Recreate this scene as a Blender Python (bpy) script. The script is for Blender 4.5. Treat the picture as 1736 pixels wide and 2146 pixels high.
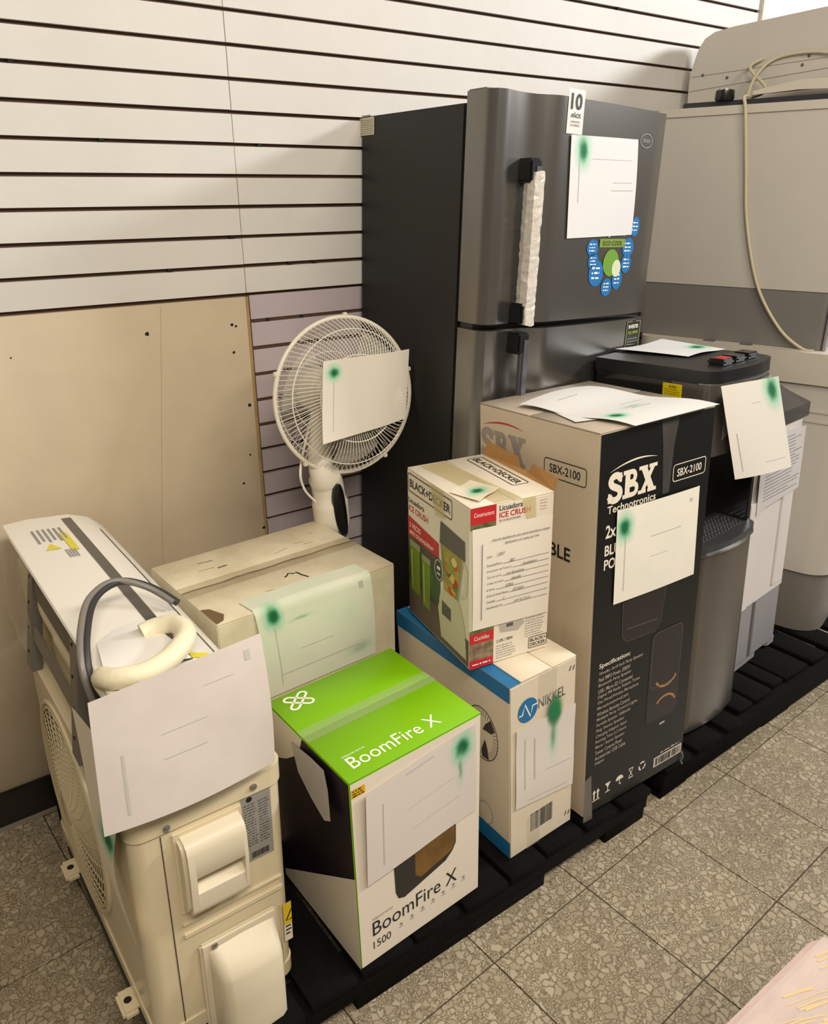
import bpy, bmesh, math, random
from mathutils import Vector, Matrix, Euler

random.seed(7)
for o in list(bpy.data.objects):
    bpy.data.objects.remove(o, do_unlink=True)
SC = bpy.context.scene
COL = SC.collection

# ------------------------------------------------------------------ camera
IW, IH, FPX = 1736, 2146, 1651.7
YAW, PITCH, ROLL = 0.630177, 0.384270, -0.006268
fw = Vector((math.sin(YAW)*math.cos(PITCH), math.cos(YAW)*math.cos(PITCH), -math.sin(PITCH)))
rt0 = Vector((math.cos(YAW), -math.sin(YAW), 0)); up0 = rt0.cross(fw)
rt = rt0*math.cos(ROLL) + up0*math.sin(ROLL); up = up0*math.cos(ROLL) - rt0*math.sin(ROLL)
cam = bpy.data.cameras.new('camera'); camo = bpy.data.objects.new('camera', cam); COL.objects.link(camo)
m = Matrix.Identity(4)
for i in range(3):
    m[i][0] = rt[i]; m[i][1] = up[i]; m[i][2] = -fw[i]
m.translation = Vector((0, -2.094, 1.6545)); camo.matrix_world = m
cam.sensor_fit = 'VERTICAL'; cam.sensor_height = 24.0; cam.sensor_width = 24.0*IW/IH
cam.lens = 24.0*FPX/IH; cam.clip_start = .02; cam.clip_end = 60
SC.camera = camo

# ------------------------------------------------------------------ light
SC.view_settings.view_transform = 'Standard'
try: SC.view_settings.look = 'None'
except Exception: pass
SC.view_settings.gamma = 1.0; SC.view_settings.use_curve_mapping = False
SC.view_settings.exposure = 0.18
W = bpy.data.worlds.new('room_air'); SC.world = W; W.use_nodes = True
W.node_tree.nodes['Background'].inputs[0].default_value = (1.0, .88, .71, 1)
W.node_tree.nodes['Background'].inputs[1].default_value = .19

def area(name, loc, target, sx, sy, power, col):
    l = bpy.data.lights.new(name, 'AREA'); l.shape = 'RECTANGLE'; l.size = sx; l.size_y = sy
    l.energy = power; l.color = col
    o = bpy.data.objects.new(name, l); COL.objects.link(o); o.location = loc
    o.rotation_euler = (Vector(target)-Vector(loc)).to_track_quat('-Z', 'Y').to_euler(); return o
area('ceiling_light_right', (5.6, -2.8, 3.4), (1.6, -.2, 1.2), 1.6, .45, 165, (.97, .98, 1.0))
area('ceiling_light_near', (.0, -2.7, 3.0), (.3, -.6, .4), 1.3, .5, 50, (1.0, .90, .76))
area('ceiling_light_mid', (1.65, -2.5, 3.05), (1.2, -.5, .6), 1.2, .3, 29, (1.0, .90, .77))

# ------------------------------------------------------------------ helpers
def lin(c):
    if isinstance(c, str):
        c = [int(c[i:i+2], 16)/255 for i in (0, 2, 4)]
    return tuple(((v/12.92) if v <= .04045 else ((v+.055)/1.055)**2.4) for v in c[:3])+(1.0,)

MATS = {}
def mat(name, col, rough=.55, metal=0, var=0, vscale=6, bump=0, bscale=60, coat=0, alpha=1, trans=0,
        stretch=None, col2=None, spec=None):
    if name in MATS: return MATS[name]
    M = bpy.data.materials.new(name); M.use_nodes = True; nt = M.node_tree; b = nt.nodes['Principled BSDF']
    c = lin(col); b.inputs['Base Color'].default_value = c
    b.inputs['Roughness'].default_value = rough; b.inputs['Metallic'].default_value = metal
    if coat: b.inputs['Coat Weight'].default_value = coat; b.inputs['Coat Roughness'].default_value = .12
    if spec is not None: b.inputs['Specular IOR Level'].default_value = spec
    if alpha < 1: b.inputs['Alpha'].default_value = alpha
    if trans: b.inputs['Transmission Weight'].default_value = trans
    tc = nt.nodes.new('ShaderNodeTexCoord')
    src = tc.outputs['Object']
    if stretch:
        mp = nt.nodes.new('ShaderNodeMapping'); mp.inputs['Scale'].default_value = stretch
        nt.links.new(src, mp.inputs[0]); src = mp.outputs[0]
    if var:
        n = nt.nodes.new('ShaderNodeTexNoise'); n.inputs['Scale'].default_value = vscale
        n.inputs['Detail'].default_value = 6; n.inputs['Roughness'].default_value = .62
        nt.links.new(src, n.inputs['Vector'])
        r = nt.nodes.new('ShaderNodeMapRange'); r.inputs[1].default_value = .35; r.inputs[2].default_value = .72
        nt.links.new(n.outputs[0], r.inputs[0])
        mx = nt.nodes.new('ShaderNodeMix'); mx.data_type = 'RGBA'
        mx.inputs[6].default_value = c
        mx.inputs[7].default_value = lin(col2) if col2 else tuple(v*(1-var) for v in c[:3])+(1,)
        nt.links.new(r.outputs[0], mx.inputs[0]); nt.links.new(mx.outputs[2], b.inputs['Base Color'])
    if bump:
        n2 = nt.nodes.new('ShaderNodeTexNoise'); n2.inputs['Scale'].default_value = bscale; n2.inputs['Detail'].default_value = 4
        nt.links.new(src, n2.inputs['Vector'])
        bp = nt.nodes.new('ShaderNodeBump'); bp.inputs['Strength'].default_value = bump; bp.inputs['Distance'].default_value = .01
        nt.links.new(n2.outputs[0], bp.inputs['Height']); nt.links.new(bp.outputs[0], b.inputs['Normal'])
    MATS[name] = M; return M

def link(name, me, parent=None):
    o = bpy.data.objects.new(name, me); COL.objects.link(o)
    if parent is not None: o.parent = parent
    return o
def tag(o, label, cat, group=None):
    o['label'] = label; o['category'] = cat
    if group: o['group'] = group
    return o
def thing(name, label, cat, loc=(0, 0, 0), rot=(0, 0, 0), group=None):
    e = bpy.data.objects.new(name, None); COL.objects.link(e); e.empty_display_size = .05
    e.location = loc; e.rotation_euler = rot; tag(e, label, cat, group)
    e['_'] = 0; del e['_']
    return e
def lean(x, y, z, yaw, lx, ly):           # location + rotation of a thing that leans a little
    return (x, y, z), (-ly, lx, yaw)
def TM(e): return Matrix.Translation(e.location) @ e.rotation_euler.to_matrix().to_4x4()

def mobj(name, vs, fs, ms, parent=None, fm=None, smooth=False):
    me = bpy.data.meshes.new(name); me.from_pydata([tuple(v) for v in vs], [], fs)
    if not isinstance(ms, (list, tuple)): ms = [ms]
    for q in ms: me.materials.append(q)
    if fm: me.polygons.foreach_set('material_index', fm)
    if smooth: me.polygons.foreach_set('use_smooth', [True]*len(me.polygons))
    me.update(); return link(name, me, parent)
def bmobj(name, bm, ms, parent=None, smooth=False):
    me = bpy.data.meshes.new(name); bmesh.ops.recalc_face_normals(bm, faces=bm.faces); bm.to_mesh(me); bm.free()
    if not isinstance(ms, (list, tuple)): ms = [ms]
    for q in ms: me.materials.append(q)
    if smooth: me.polygons.foreach_set('use_smooth', [True]*len(me.polygons))
    return link(name, me, parent)
def shade(o, ang=40):
    me = o.data; me.polygons.foreach_set('use_smooth', [True]*len(me.polygons))
    try: me.set_sharp_from_angle(angle=math.radians(ang))
    except Exception: pass
    return o
BOXF = [(0, 3, 2, 1), (4, 5, 6, 7), (0, 1, 5, 4), (1, 2, 6, 5), (2, 3, 7, 6), (3, 0, 4, 7)]  # bottom top front right back left
def boxv(a, b): return [(a[0], a[1], a[2]), (b[0], a[1], a[2]), (b[0], b[1], a[2]), (a[0], b[1], a[2]),
                        (a[0], a[1], b[2]), (b[0], a[1], b[2]), (b[0], b[1], b[2]), (a[0], b[1], b[2])]
def box(name, a, b, ms, parent=None, bev=0, seg=2, fm=None):
    if not bev: return mobj(name, boxv(a, b), BOXF, ms, parent, fm)
    bm = bmesh.new(); v = [bm.verts.new(q) for q in boxv(a, b)]
    for i, f in enumerate(BOXF):
        fc = bm.faces.new([v[k] for k in f])
        if fm: fc.material_index = fm[i]
    bmesh.ops.bevel(bm, geom=bm.edges[:], offset=bev, segments=seg, affect='EDGES', clamp_overlap=True)
    return shade(bmobj(name, bm, ms, parent), 50)
def cage_tube(vs, fs, pts, r, n=6, closed=False):
    pts = [Vector(p) for p in pts]; N = len(pts); base = len(vs); nrm = None
    for i, p in enumerate(pts):
        if closed: t = pts[(i+1) % N]-pts[i-1]
        else: t = pts[min(i+1, N-1)]-pts[max(i-1, 0)]
        t.normalize()
        if nrm is None:
            nrm = t.cross(Vector((0, 0, 1)))
            if nrm.length < .1: nrm = t.cross(Vector((1, 0, 0)))
        nrm = (nrm - t*nrm.dot(t)).normalized(); bn = t.cross(nrm)
        rr = r[i] if isinstance(r, (list, tuple)) else r
        for k in range(n):
            a = 2*math.pi*k/n; vs.append(p+nrm*math.cos(a)*rr+bn*math.sin(a)*rr)
    for i in range(N if closed else N-1):
        j = (i+1) % N
        for k in range(n):
            l = (k+1) % n; fs.append((base+i*n+k, base+i*n+l, base+j*n+l, base+j*n+k))
    if not closed:
        fs.append(tuple(base+k for k in range(n))[::-1]); fs.append(tuple(base+(N-1)*n+k for k in range(n)))
def tube(name, pts, r, ms, parent=None, n=8, closed=False):
    vs, fs = [], []; cage_tube(vs, fs, pts, r, n, closed); return shade(mobj(name, vs, fs, ms, parent), 60)
def spline(pts, k=8, closed=False):
    P = [Vector(p) for p in pts]; out = []; N = len(P)
    for i in range(N if closed else N-1):
        g = (lambda j: P[j % N]) if closed else (lambda j: P[max(0, min(N-1, j))])
        a, b, c, d = g(i-1), g(i), g(i+1), g(i+2)
        for s in range(k):
            t = s/k; out.append(.5*((2*b)+(c-a)*t+(2*a-5*b+4*c-d)*t*t+(3*b-a-3*c+d)*t**3))
    if not closed: out.append(P[-1])
    return out
def lathe(name, prof, ms, parent=None, n=32, loc=(0, 0, 0), axis=None):
    vs, fs = [], []
    for r, z in prof:
        for k in range(n): a = 2*math.pi*k/n; vs.append(Vector((r*math.cos(a), r*math.sin(a), z)))
    for i in range(len(prof)-1):
        for k in range(n): l = (k+1) % n; fs.append((i*n+k, i*n+l, (i+1)*n+l, (i+1)*n+k))
    fs.append(tuple(range(n))[::-1]); fs.append(tuple((len(prof)-1)*n+k for k in range(n)))
    R = Vector(axis).to_track_quat('Z', 'Y').to_matrix() if axis else Matrix.Identity(3)
    vs = [R @ v + Vector(loc) for v in vs]; return shade(mobj(name, vs, fs, ms, parent), 35)

class Fr:                                   # a flat frame on a face of a thing: origin, u to the right, v up
    def __init__(s, o, u, v): s.o, s.u, s.v = Vector(o), Vector(u), Vector(v); s.n = s.u.cross(s.v).normalized()
    def __call__(s, a, b, off=0): return s.o + s.u*a + s.v*b + s.n*off
def front(y=0, x=0, z=0): return Fr((x, y, z), (1, 0, 0), (0, 0, 1))
def left(d, x=0): return Fr((x, d, 0), (0, -1, 0), (0, 0, 1))      # seen from -X: u runs from back to front
def top(z): return Fr((0, 0, z), (1, 0, 0), (0, 1, 0))
def rrect(u0, v0, u1, v1, r, n=5):
    o = []
    for cx, cy, a0 in ((u1-r, v0+r, -90), (u1-r, v1-r, 0), (u0+r, v1-r, 90), (u0+r, v0+r, 180)):
        for k in range(n+1): a = math.radians(a0+90*k/n); o.append((cx+r*math.cos(a), cy+r*math.sin(a)))
    return o
def rect(u0, v0, u1, v1): return [(u0, v0), (u1, v0), (u1, v1), (u0, v1)]
def ell(cu, cv, ru, rv, n=28, a0=0, a1=360): return [(cu+ru*math.cos(math.radians(a0+(a1-a0)*k/n)), cv+rv*math.sin(math.radians(a0+(a1-a0)*k/n))) for k in range(n if a1-a0 == 360 else n+1)]
def stroke(pts, w, closed=False):           # a line of width w as quads
    P = [Vector(p) for p in pts]; N = len(P); L, Rr = [], []
    for i in range(N):
        a = P[i-1] if (i or closed) else P[i]; b = P[(i+1) % N] if (i < N-1 or closed) else P[i]
        t = (b-a); t = t.normalized() if t.length else Vector((1, 0)); nn = Vector((-t.y, t.x))*w/2
        L.append(P[i]+nn); Rr.append(P[i]-nn)
    return [[Rr[i], Rr[(i+1) % N], L[(i+1) % N], L[i]] for i in range(N if closed else N-1)]
def decal(name, polys, F, ms, parent, off=.0006):
    vs, fs = [], []
    for k_, pl in enumerate(polys):
        b = len(vs); vs += [F(q[0], q[1], off+(k_ % 14)*2e-5) for q in pl]; fs.append(tuple(range(b, b+len(pl))))
    o = mobj(name, vs, fs, ms, parent)
    if name in ('print_lines', 'sticker_print', 'feature_icons', 'barcode', 'red_print_lines', 'print_mark', 'staple_marks'): o['kind'] = 'stuff'
    return o
def text_geo(s, bold=0.0, shear=0):
    c = bpy.data.curves.new('t', 'FONT'); c.body = s; c.resolution_u = 3; c.offset = bold; c.shear = shear
    o = bpy.data.objects.new('t', c); COL.objects.link(o)
    me = bpy.data.meshes.new_from_object(o.evaluated_get(bpy.context.evaluated_depsgraph_get()))
    v = [tuple(q.co[:2]) for q in me.vertices]; f = [tuple(q.vertices) for q in me.polygons]
    bpy.data.objects.remove(o); bpy.data.curves.remove(c); bpy.data.meshes.remove(me); return v, f
def text(name, s, F, u, v, w, h, ms, parent, bold=0.0, shear=0, off=.0006, rot=0, slope=0):
    """lettering whose bounding box is w by h with its lower left corner at (u, v); h or w None keeps proportion"""
    vv, ff = text_geo(s, bold, shear)
    if not vv: return None
    x0 = min(q[0] for q in vv); x1 = max(q[0] for q in vv); y0 = min(q[1] for q in vv); y1 = max(q[1] for q in vv)
    if h is None: sx = sy = w/(x1-x0)
    elif w is None: sx = sy = h/(y1-y0)
    else: sx, sy = w/(x1-x0), h/(y1-y0)
    c, n = math.cos(rot), math.sin(rot); vs = []
    for x, y in vv:
        a, b = (x-x0)*sx, (y-y0)*sy; vs.append(F(u+a*c-b*n, v+a*n+b*c, off))
    return mobj(name, vs, ff, ms, parent)
def scribble_lines(F, u0, v0, u1, rows, dv, hgt, seed, fill=.8):
    """print too small to read: rows of word-like dashes"""
    R = random.Random(seed); o = []
    for k in range(rows):
        u = u0; end = u0+(u1-u0)*R.uniform(fill, 1)
        while u < end:
            w = R.uniform(.6, 2.6)*hgt*1.6; o.append(rect(u, v0-k*dv, min(u+w, end), v0-k*dv+hgt*R.uniform(.7, 1))); u += w+hgt*.8
    return o
def barcode(u0, v0, u1, v1, seed):
    R = random.Random(seed); o = []; u = u0
    while u < u1:
        w = R.choice((1, 1, 2, 3))*(u1-u0)/70; o.append(rect(u, v0, min(u+w, u1), v1)); u += w+R.choice((1, 1, 2))*(u1-u0)/70
    return o

# ------------------------------------------------------------------ materials
def paper_mat(name, base='efebe6', spots=(), tint=None, smear=None):
    """white sheet; spots = (u, v, radius_u, radius_v, strength) of green spray paint"""
    M = bpy.data.materials.new(name); M.use_nodes = True; nt = M.node_tree; b = nt.nodes['Principled BSDF']
    b.inputs['Roughness'].default_value = .75
    uv = nt.nodes.new('ShaderNodeUVMap')
    nz = nt.nodes.new('ShaderNodeTexNoise'); nz.inputs['Scale'].default_value = 9; nz.inputs['Detail'].default_value = 5
    nt.links.new(uv.outputs[0], nz.inputs['Vector'])
    sub = nt.nodes.new('ShaderNodeVectorMath'); sub.operation = 'SUBTRACT'; sub.inputs[1].default_value = (.5, .5, .5); nt.links.new(nz.outputs['Color'], sub.inputs[0])
    sc = nt.nodes.new('ShaderNodeVectorMath'); sc.operation = 'SCALE'; sc.inputs['Scale'].default_value = .055; nt.links.new(sub.outputs[0], sc.inputs[0])
    ad = nt.nodes.new('ShaderNodeVectorMath'); ad.operation = 'ADD'; nt.links.new(uv.outputs[0], ad.inputs[0]); nt.links.new(sc.outputs[0], ad.inputs[1])
    cur = None
    base_in = nt.nodes.new('ShaderNodeMix'); base_in.data_type = 'RGBA'
    base_in.inputs[6].default_value = lin(base); base_in.inputs[7].default_value = lin(tint or base)
    n2 = nt.nodes.new('ShaderNodeTexNoise'); n2.inputs['Scale'].default_value = 3; n2.inputs['Detail'].default_value = 6
    nt.links.new(uv.outputs[0], n2.inputs['Vector']); rr = nt.nodes.new('ShaderNodeMapRange'); rr.inputs[1].default_value = .38; rr.inputs[2].default_value = .7
    nt.links.new(n2.outputs[0], rr.inputs[0]); nt.links.new(rr.outputs[0], base_in.inputs[0]); cur = base_in.outputs[2]
    for (u, v, ru, rv, st) in spots:
        for (k, c, s) in ((2.6, '8fcca9', .85), (1.45, '12804b', 1.0), (.85, '075a35', .9)):
            mp = nt.nodes.new('ShaderNodeMapping'); mp.vector_type = 'TEXTURE'
            mp.inputs['Location'].default_value = (u, v, 0); mp.inputs['Scale'].default_value = (ru*k, rv*k, 1)
            nt.links.new(ad.outputs[0], mp.inputs[0])
            ln = nt.nodes.new('ShaderNodeVectorMath'); ln.operation = 'LENGTH'; nt.links.new(mp.outputs[0], ln.inputs[0])
            r = nt.nodes.new('ShaderNodeMapRange'); r.interpolation_type = 'SMOOTHSTEP'
            r.inputs[1].default_value = .35; r.inputs[2].default_value = 1.1; r.inputs[3].default_value = st*s; r.inputs[4].default_value = 0
            nt.links.new(ln.outputs['Value'], r.inputs[0])
            mx = nt.nodes.new('ShaderNodeMix'); mx.data_type = 'RGBA'; nt.links.new(cur, mx.inputs[6]); mx.inputs[7].default_value = lin(c)
            nt.links.new(r.outputs[0], mx.inputs[0]); cur = mx.outputs[2]
    nt.links.new(cur, b.inputs['Base Color']); return M

def terrazzo():
    M = bpy.data.materials.new('terrazzo'); M.use_nodes = True; nt = M.node_tree; b = nt.nodes['Principled BSDF']
    b.inputs['Roughness'].default_value = .38
    g = nt.nodes.new('ShaderNodeNewGeometry'); src = g.outputs['Position']
    oi = nt.nodes.new('ShaderNodeObjectInfo')
    nz = nt.nodes.new('ShaderNodeTexNoise'); nz.inputs['Scale'].default_value = 45; nz.inputs['Detail'].default_value = 2
    nt.links.new(src, nz.inputs['Vector'])
    s1 = nt.nodes.new('ShaderNodeVectorMath'); s1.operation = 'SCALE'; s1.inputs['Scale'].default_value = .03; nt.links.new(nz.outputs['Color'], s1.inputs[0])
    a1 = nt.nodes.new('ShaderNodeVectorMath'); a1.operation = 'ADD'; nt.links.new(src, a1.inputs[0]); nt.links.new(s1.outputs[0], a1.inputs[1])
    def vor(scale, feat):
        v = nt.nodes.new('ShaderNodeTexVoronoi'); v.voronoi_dimensions = '2D'; v.feature = feat; v.inputs['Scale'].default_value = scale
        nt.links.new(a1.outputs[0], v.inputs['Vector']); return v
    e1 = vor(58, 'DISTANCE_TO_EDGE'); c1 = vor(58, 'F1'); e2 = vor(135, 'DISTANCE_TO_EDGE')
    def rng(sock, a, bb, c=0, d=1):
        r = nt.nodes.new('ShaderNodeMapRange'); r.inputs[1].default_value = a; r.inputs[2].default_value = bb; r.inputs[3].default_value = c; r.inputs[4].default_value = d
        nt.links.new(sock, r.inputs[0]); return r.outputs[0]
    sep = nt.nodes.new('ShaderNodeSeparateColor'); nt.links.new(c1.outputs['Color'], sep.inputs[0])
    big = rng(e1.outputs[0], .05, .14)
    small = rng(e2.outputs[0], .09, .22)
    pick = nt.nodes.new('ShaderNodeMath'); pick.operation = 'GREATER_THAN'; pick.inputs[1].default_value = .5; nt.links.new(sep.outputs[0], pick.inputs[0])
    mx = nt.nodes.new('ShaderNodeMix'); nt.links.new(pick.outputs[0], mx.inputs[0]); nt.links.new(small, mx.inputs[2]); nt.links.new(big, mx.inputs[3])
    chip = nt.nodes.new('ShaderNodeMix'); chip.data_type = 'RGBA'; chip.inputs[6].default_value = lin('9c8e76'); chip.inputs[7].default_value = lin('b3a68e')
    nt.links.new(sep.outputs[1], chip.inputs[0])
    mt = nt.nodes.new('ShaderNodeMix'); mt.data_type = 'RGBA'; mt.inputs[6].default_value = lin('766a54'); nt.links.new(chip.outputs[2], mt.inputs[7]); nt.links.new(mx.outputs[0], mt.inputs[0])
    # each tile a touch different, and broad traffic dirt
    tv = rng(oi.outputs['Random'], 0, 1, .92, 1.05)
    dn = nt.nodes.new('ShaderNodeTexNoise'); dn.inputs['Scale'].default_value = 2.2; dn.inputs['Detail'].default_value = 5; nt.links.new(src, dn.inputs['Vector'])
    dr = rng(dn.outputs[0], .3, .7, .86, 1.04)
    mu = nt.nodes.new('ShaderNodeMath'); mu.operation = 'MULTIPLY'; nt.links.new(tv, mu.inputs[0]); nt.links.new(dr, mu.inputs[1])
    fin = nt.nodes.new('ShaderNodeVectorMath'); fin.operation = 'SCALE'; nt.links.new(mt.outputs[2], fin.inputs[0]); nt.links.new(mu.outputs[0], fin.inputs['Scale'])
    nt.links.new(fin.outputs[0], b.inputs['Base Color']); return M

m_slat = mat('slat_paint', 'd2cec8', .5, var=.10, vscale=2.2, bump=.05, bscale=25)
m_slat_lo = mat('slat_lavender', 'b8acb0', .5, var=.10, vscale=3)
m_groove = mat('groove_board', '4a3326', .8)
m_ply = mat('painted_plywood', 'c8b79c', .55, var=.13, vscale=3.5, bump=.06, bscale=18)
m_edge = mat('plywood_edge', 'a88a5a', .7, var=.3, vscale=20)
m_base = mat('baseboard_paint', '1d1712', .4, var=.3)
m_white = mat('white_plastic', 'e8e4d8', .38, bump=.01)
m_black = mat('black_ink', '17171a', .5)
m_dark = mat('dark_plastic', '131315', .3, coat=.3)
m_ink = mat('grey_ink', '8b8a88', .7)
m_hole = mat('hole_black', '1a1512', .9)
m_pallet = mat('black_pallet_wood', '0e0c0b', .9, var=.4, vscale=9, bump=.3, bscale=30, stretch=(3, .6, 3), spec=.12)

def spray_mat(name):
    M = bpy.data.materials.new(name); M.use_nodes = True; nt = M.node_tree; b = nt.nodes['Principled BSDF']
    b.inputs['Base Color'].default_value = lin('0c7c48'); b.inputs['Roughness'].default_value = .6
    uv = nt.nodes.new('ShaderNodeUVMap'); nz = nt.nodes.new('ShaderNodeTexNoise'); nz.inputs['Scale'].default_value = 4; nt.links.new(uv.outputs[0], nz.inputs['Vector'])
    mp = nt.nodes.new('ShaderNodeMapping'); mp.inputs['Location'].default_value = (-1, -1, 0); mp.inputs['Scale'].default_value = (2, 2, 0); nt.links.new(uv.outputs[0], mp.inputs[0])
    ln = nt.nodes.new('ShaderNodeVectorMath'); ln.operation = 'LENGTH'; nt.links.new(mp.outputs[0], ln.inputs[0])
    ma = nt.nodes.new('ShaderNodeMath'); ma.operation = 'MULTIPLY_ADD'; ma.inputs[1].default_value = .35; nt.links.new(nz.outputs[0], ma.inputs[0]); nt.links.new(ln.outputs['Value'], ma.inputs[2])
    r = nt.nodes.new('ShaderNodeMapRange'); r.interpolation_type = 'SMOOTHSTEP'; r.inputs[1].default_value = .45; r.inputs[2].default_value = 1.1; r.inputs[3].default_value = .95; r.inputs[4].default_value = 0
    nt.links.new(ma.outputs[0], r.inputs[0]); nt.links.new(r.outputs[0], b.inputs['Alpha']); return M
m_spray = spray_mat('green_spray')
def spray(F, u, v, ru, rv, parent, off=.003):
    o = decal('spray_spot', [rect(u-ru, v-rv, u+ru, v+rv)], F, m_spray, parent, off)
    l = o.data.uv_layers.new(name='UVMap')
    for i, q in enumerate(((0, 0), (1, 0), (1, 1), (0, 1))): l.data[i].uv = q
    return o

# ------------------------------------------------------------------ setting
def struct(o): o['kind'] = 'structure'; return o
PT = .115
floor = struct(box('floor', (-2.5, -5.0, -.06), (6.0, .02, -.0025), mat('grout', '453d33', .9, var=.2), None))
ter = terrazzo(); TS = .333; TY = math.radians(3.316); tox, toy = .9125, -1.149
tm = bpy.data.meshes.new('tile'); g = .0017
tm.from_pydata(boxv((g, g, -.012), (TS-g, TS-g, 0)), [], BOXF); tm.materials.append(ter)
for i in range(-6, 9):
    for j in range(-4, 4):
        if j == 3 and i > 3: pass
        x = tox+TS*(i*math.cos(TY)-j*math.sin(TY)); y = toy+TS*(i*math.sin(TY)+j*math.cos(TY))
        if y > -.30-.0*x and j >= 3: continue
        o = link('tile', tm, floor); o.location = (x, y, random.uniform(-.0004, .0)); o.rotation_euler = (0, 0, TY)
# narrow cut row of tiles along the wall
tm2 = bpy.data.meshes.new('cut_tile'); tm2.from_pydata(boxv((g, g, -.012), (TS-g, .30, 0)), [], BOXF); tm2.materials.append(ter)
for i in range(-6, 9):
    x = tox+TS*(i*math.cos(TY)-3*math.sin(TY)); y = toy+TS*(i*math.sin(TY)+3*math.cos(TY))
    if y > -.30:
        o = link('tile', tm2 if y < -.2 else tm2, floor); o.location = (x, y, 0); o.rotation_euler = (0, 0, TY)
        o.scale = (1, min(1, max(.05, (-y-.02)/.32)), 1)

wall = struct(box('wall_back', (-2.5, .024, 0), (6.0, .14, 3.3), mat('wall_paint', 'e4e0d8', .6, var=.05), None))
JX = .956; GZ = 1.397; SP = .0756; GR = .0095
box('groove_board', (-2.5, .012, 1.0), (3.217, .024, 3.2), m_groove, wall)
box('groove_board', (JX, .020, .1), (3.217, .024, 1.39), m_groove, wall)
def slat(x0, x1, z0, z1, y0, mm):
    dz = random.uniform(-.0006, .0006)
    return box('slat', (x0, y0, z0+dz), (x1, y0+.0122, z1+dz), mm, wall)
for k in range(0, 24):
    z0 = GZ+k*SP
    slat(-2.5, JX-.0009, z0+GR*.5, z0+SP-GR*.5, 0, m_slat)
    slat(JX+.0009, 3.217, z0+GR*.5, z0+SP-GR*.5, random.uniform(-.0008, .0008), m_slat)
for k in range(1, 17):
    z1 = GZ-(k-1)*SP-.004
    slat(JX+.012, 3.217, z1-SP+GR, z1-.0005, .009, m_slat_lo)
box('plywood_panel', (-2.5, -.001, .06), (JX-.004, .02, GZ-.006), m_ply, wall, .001, 1)
box('panel_edge', (JX-.004, -.0012, .06), (JX+.004, .02, GZ-.006), m_edge, wall)
decal('panel_seam', stroke([(.712, 1.386), (.690, 1.2), (.665, 1.0), (.64, .8), (.62, .6)], .0014), Fr((0, -.001, 0), (1, 0, 0), (0, 0, 1)), mat('seam', 'a89878', .8), wall, .0004)
for (x, z, r) in ((.667, 1.318, .006), (.905, 1.319, .005), (.916, 1.314, .004), (.903, 1.243, .0045), (.937, 1.086, .006), (.925, .937, .0035), (.897, .853, .0045), (.95, .696, .006), (.30, 1.30, .003), (.335, 1.295, .0025)):
    decal('screw_hole', [[(x+r*math.cos(a)*random.uniform(.7, 1.1), z+r*math.sin(a)*random.uniform(.7, 1.1)) for a in [i*.7 for i in range(9)]]], Fr((0, -.001, 0), (1, 0, 0), (0, 0, 1)), m_hole, wall, .0005)
for (x, k) in ((.62, 5), (1.03, 5), (.93, 2), (.75, 1), (1.10, 1), (1.18, 1), (.35, 8), (1.02, -1), (1.13, -1), (.45, 7), (2.4, 11)):
    z = GZ+k*SP; box('groove_clip', (x-.006, .001 if k >= 0 else .010, z-.0042), (x+.006, .012 if k >= 0 else .02, z+.0042), m_hole, wall)
struct(box('trim_1', (3.217, -.012, .1), (3.26, .02, 3.2), mat('trim_paint', 'd6cfc2', .5), None, .003))
struct(box('wall_side', (3.26, -.004, .1), (6.0, .022, 3.2), mat('side_panel_paint', 'e9e7e4', .5, var=.04), None))
struct(box('baseboard_back', (-2.5, -.016, .006), (6.0, -.0015, .115), m_base, None, .004))
struct(box('trim_2', (-2.5, -.026, 0), (6.0, -.004, .008), mat('floor_strip', '8a8070', .6), None))

# ------------------------------------------------------------------ pallets
def pallet(label, x0, x1, y0, y1, yaw, boards, blocks, pt=PT, low=.042):
    e = thing('wooden_pallet', label, 'pallet', (x0, y0, 0), (0, 0, yaw), 'black wooden pallets under the goods'); L = x1-x0; D = y1-y0
    for k, yy in enumerate((0, D/2-.045, D-.09)):
        box('stringer', (0, yy, low if k == 0 else .042), (L, yy+.085, pt-.02), m_pallet, e, .002, 1)
    for bx0, bx1 in blocks:
        for yy in (.004, D/2-.05, D-.1): box('block', (bx0, yy, 0), (bx1, yy+.095, .042), m_pallet, e, .003, 1)
    for (a, b, dy, dz) in boards:
        box('deck_board', (a, -.006+dy, pt-.0195+dz), (b, D+.005+dy*.5, pt+dz), m_pallet, e, .002, 1)
    return e
R = random.Random(3)
bd = []; x = 0
while x < 1.30:
    w = R.uniform(.10, .14); bd.append((x, min(x+w, 1.345), R.uniform(-.004, .004), R.uniform(-.003, 0))); x += w+R.uniform(.008, .02)
pallet('black wooden pallet under the air conditioner and cartons', .215, 1.56, -1.062, -.06, 0, bd, [(0, .18), (.38, .95), (1.18, 1.343)])
bd = [(0, .12, 0, 0), (.15, .27, 0, 0), (.31, .39, 0, -.004), (.42, .50, .03, 0), (.515, .615, .03, 0), (.635, .70, .04, 0), (.715, .86, .035, -.002), (.885, .985, .03, 0), (1.02, 1.12, .03, 0), (1.16, 1.28, .03, 0)]
pallet('black wooden pallet under the dispenser and washing machines', 1.655, 2.935, -1.045, -.09, .022, bd, [(0, .13), (.55, .72), (1.15, 1.28)], .113, .014)

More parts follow.
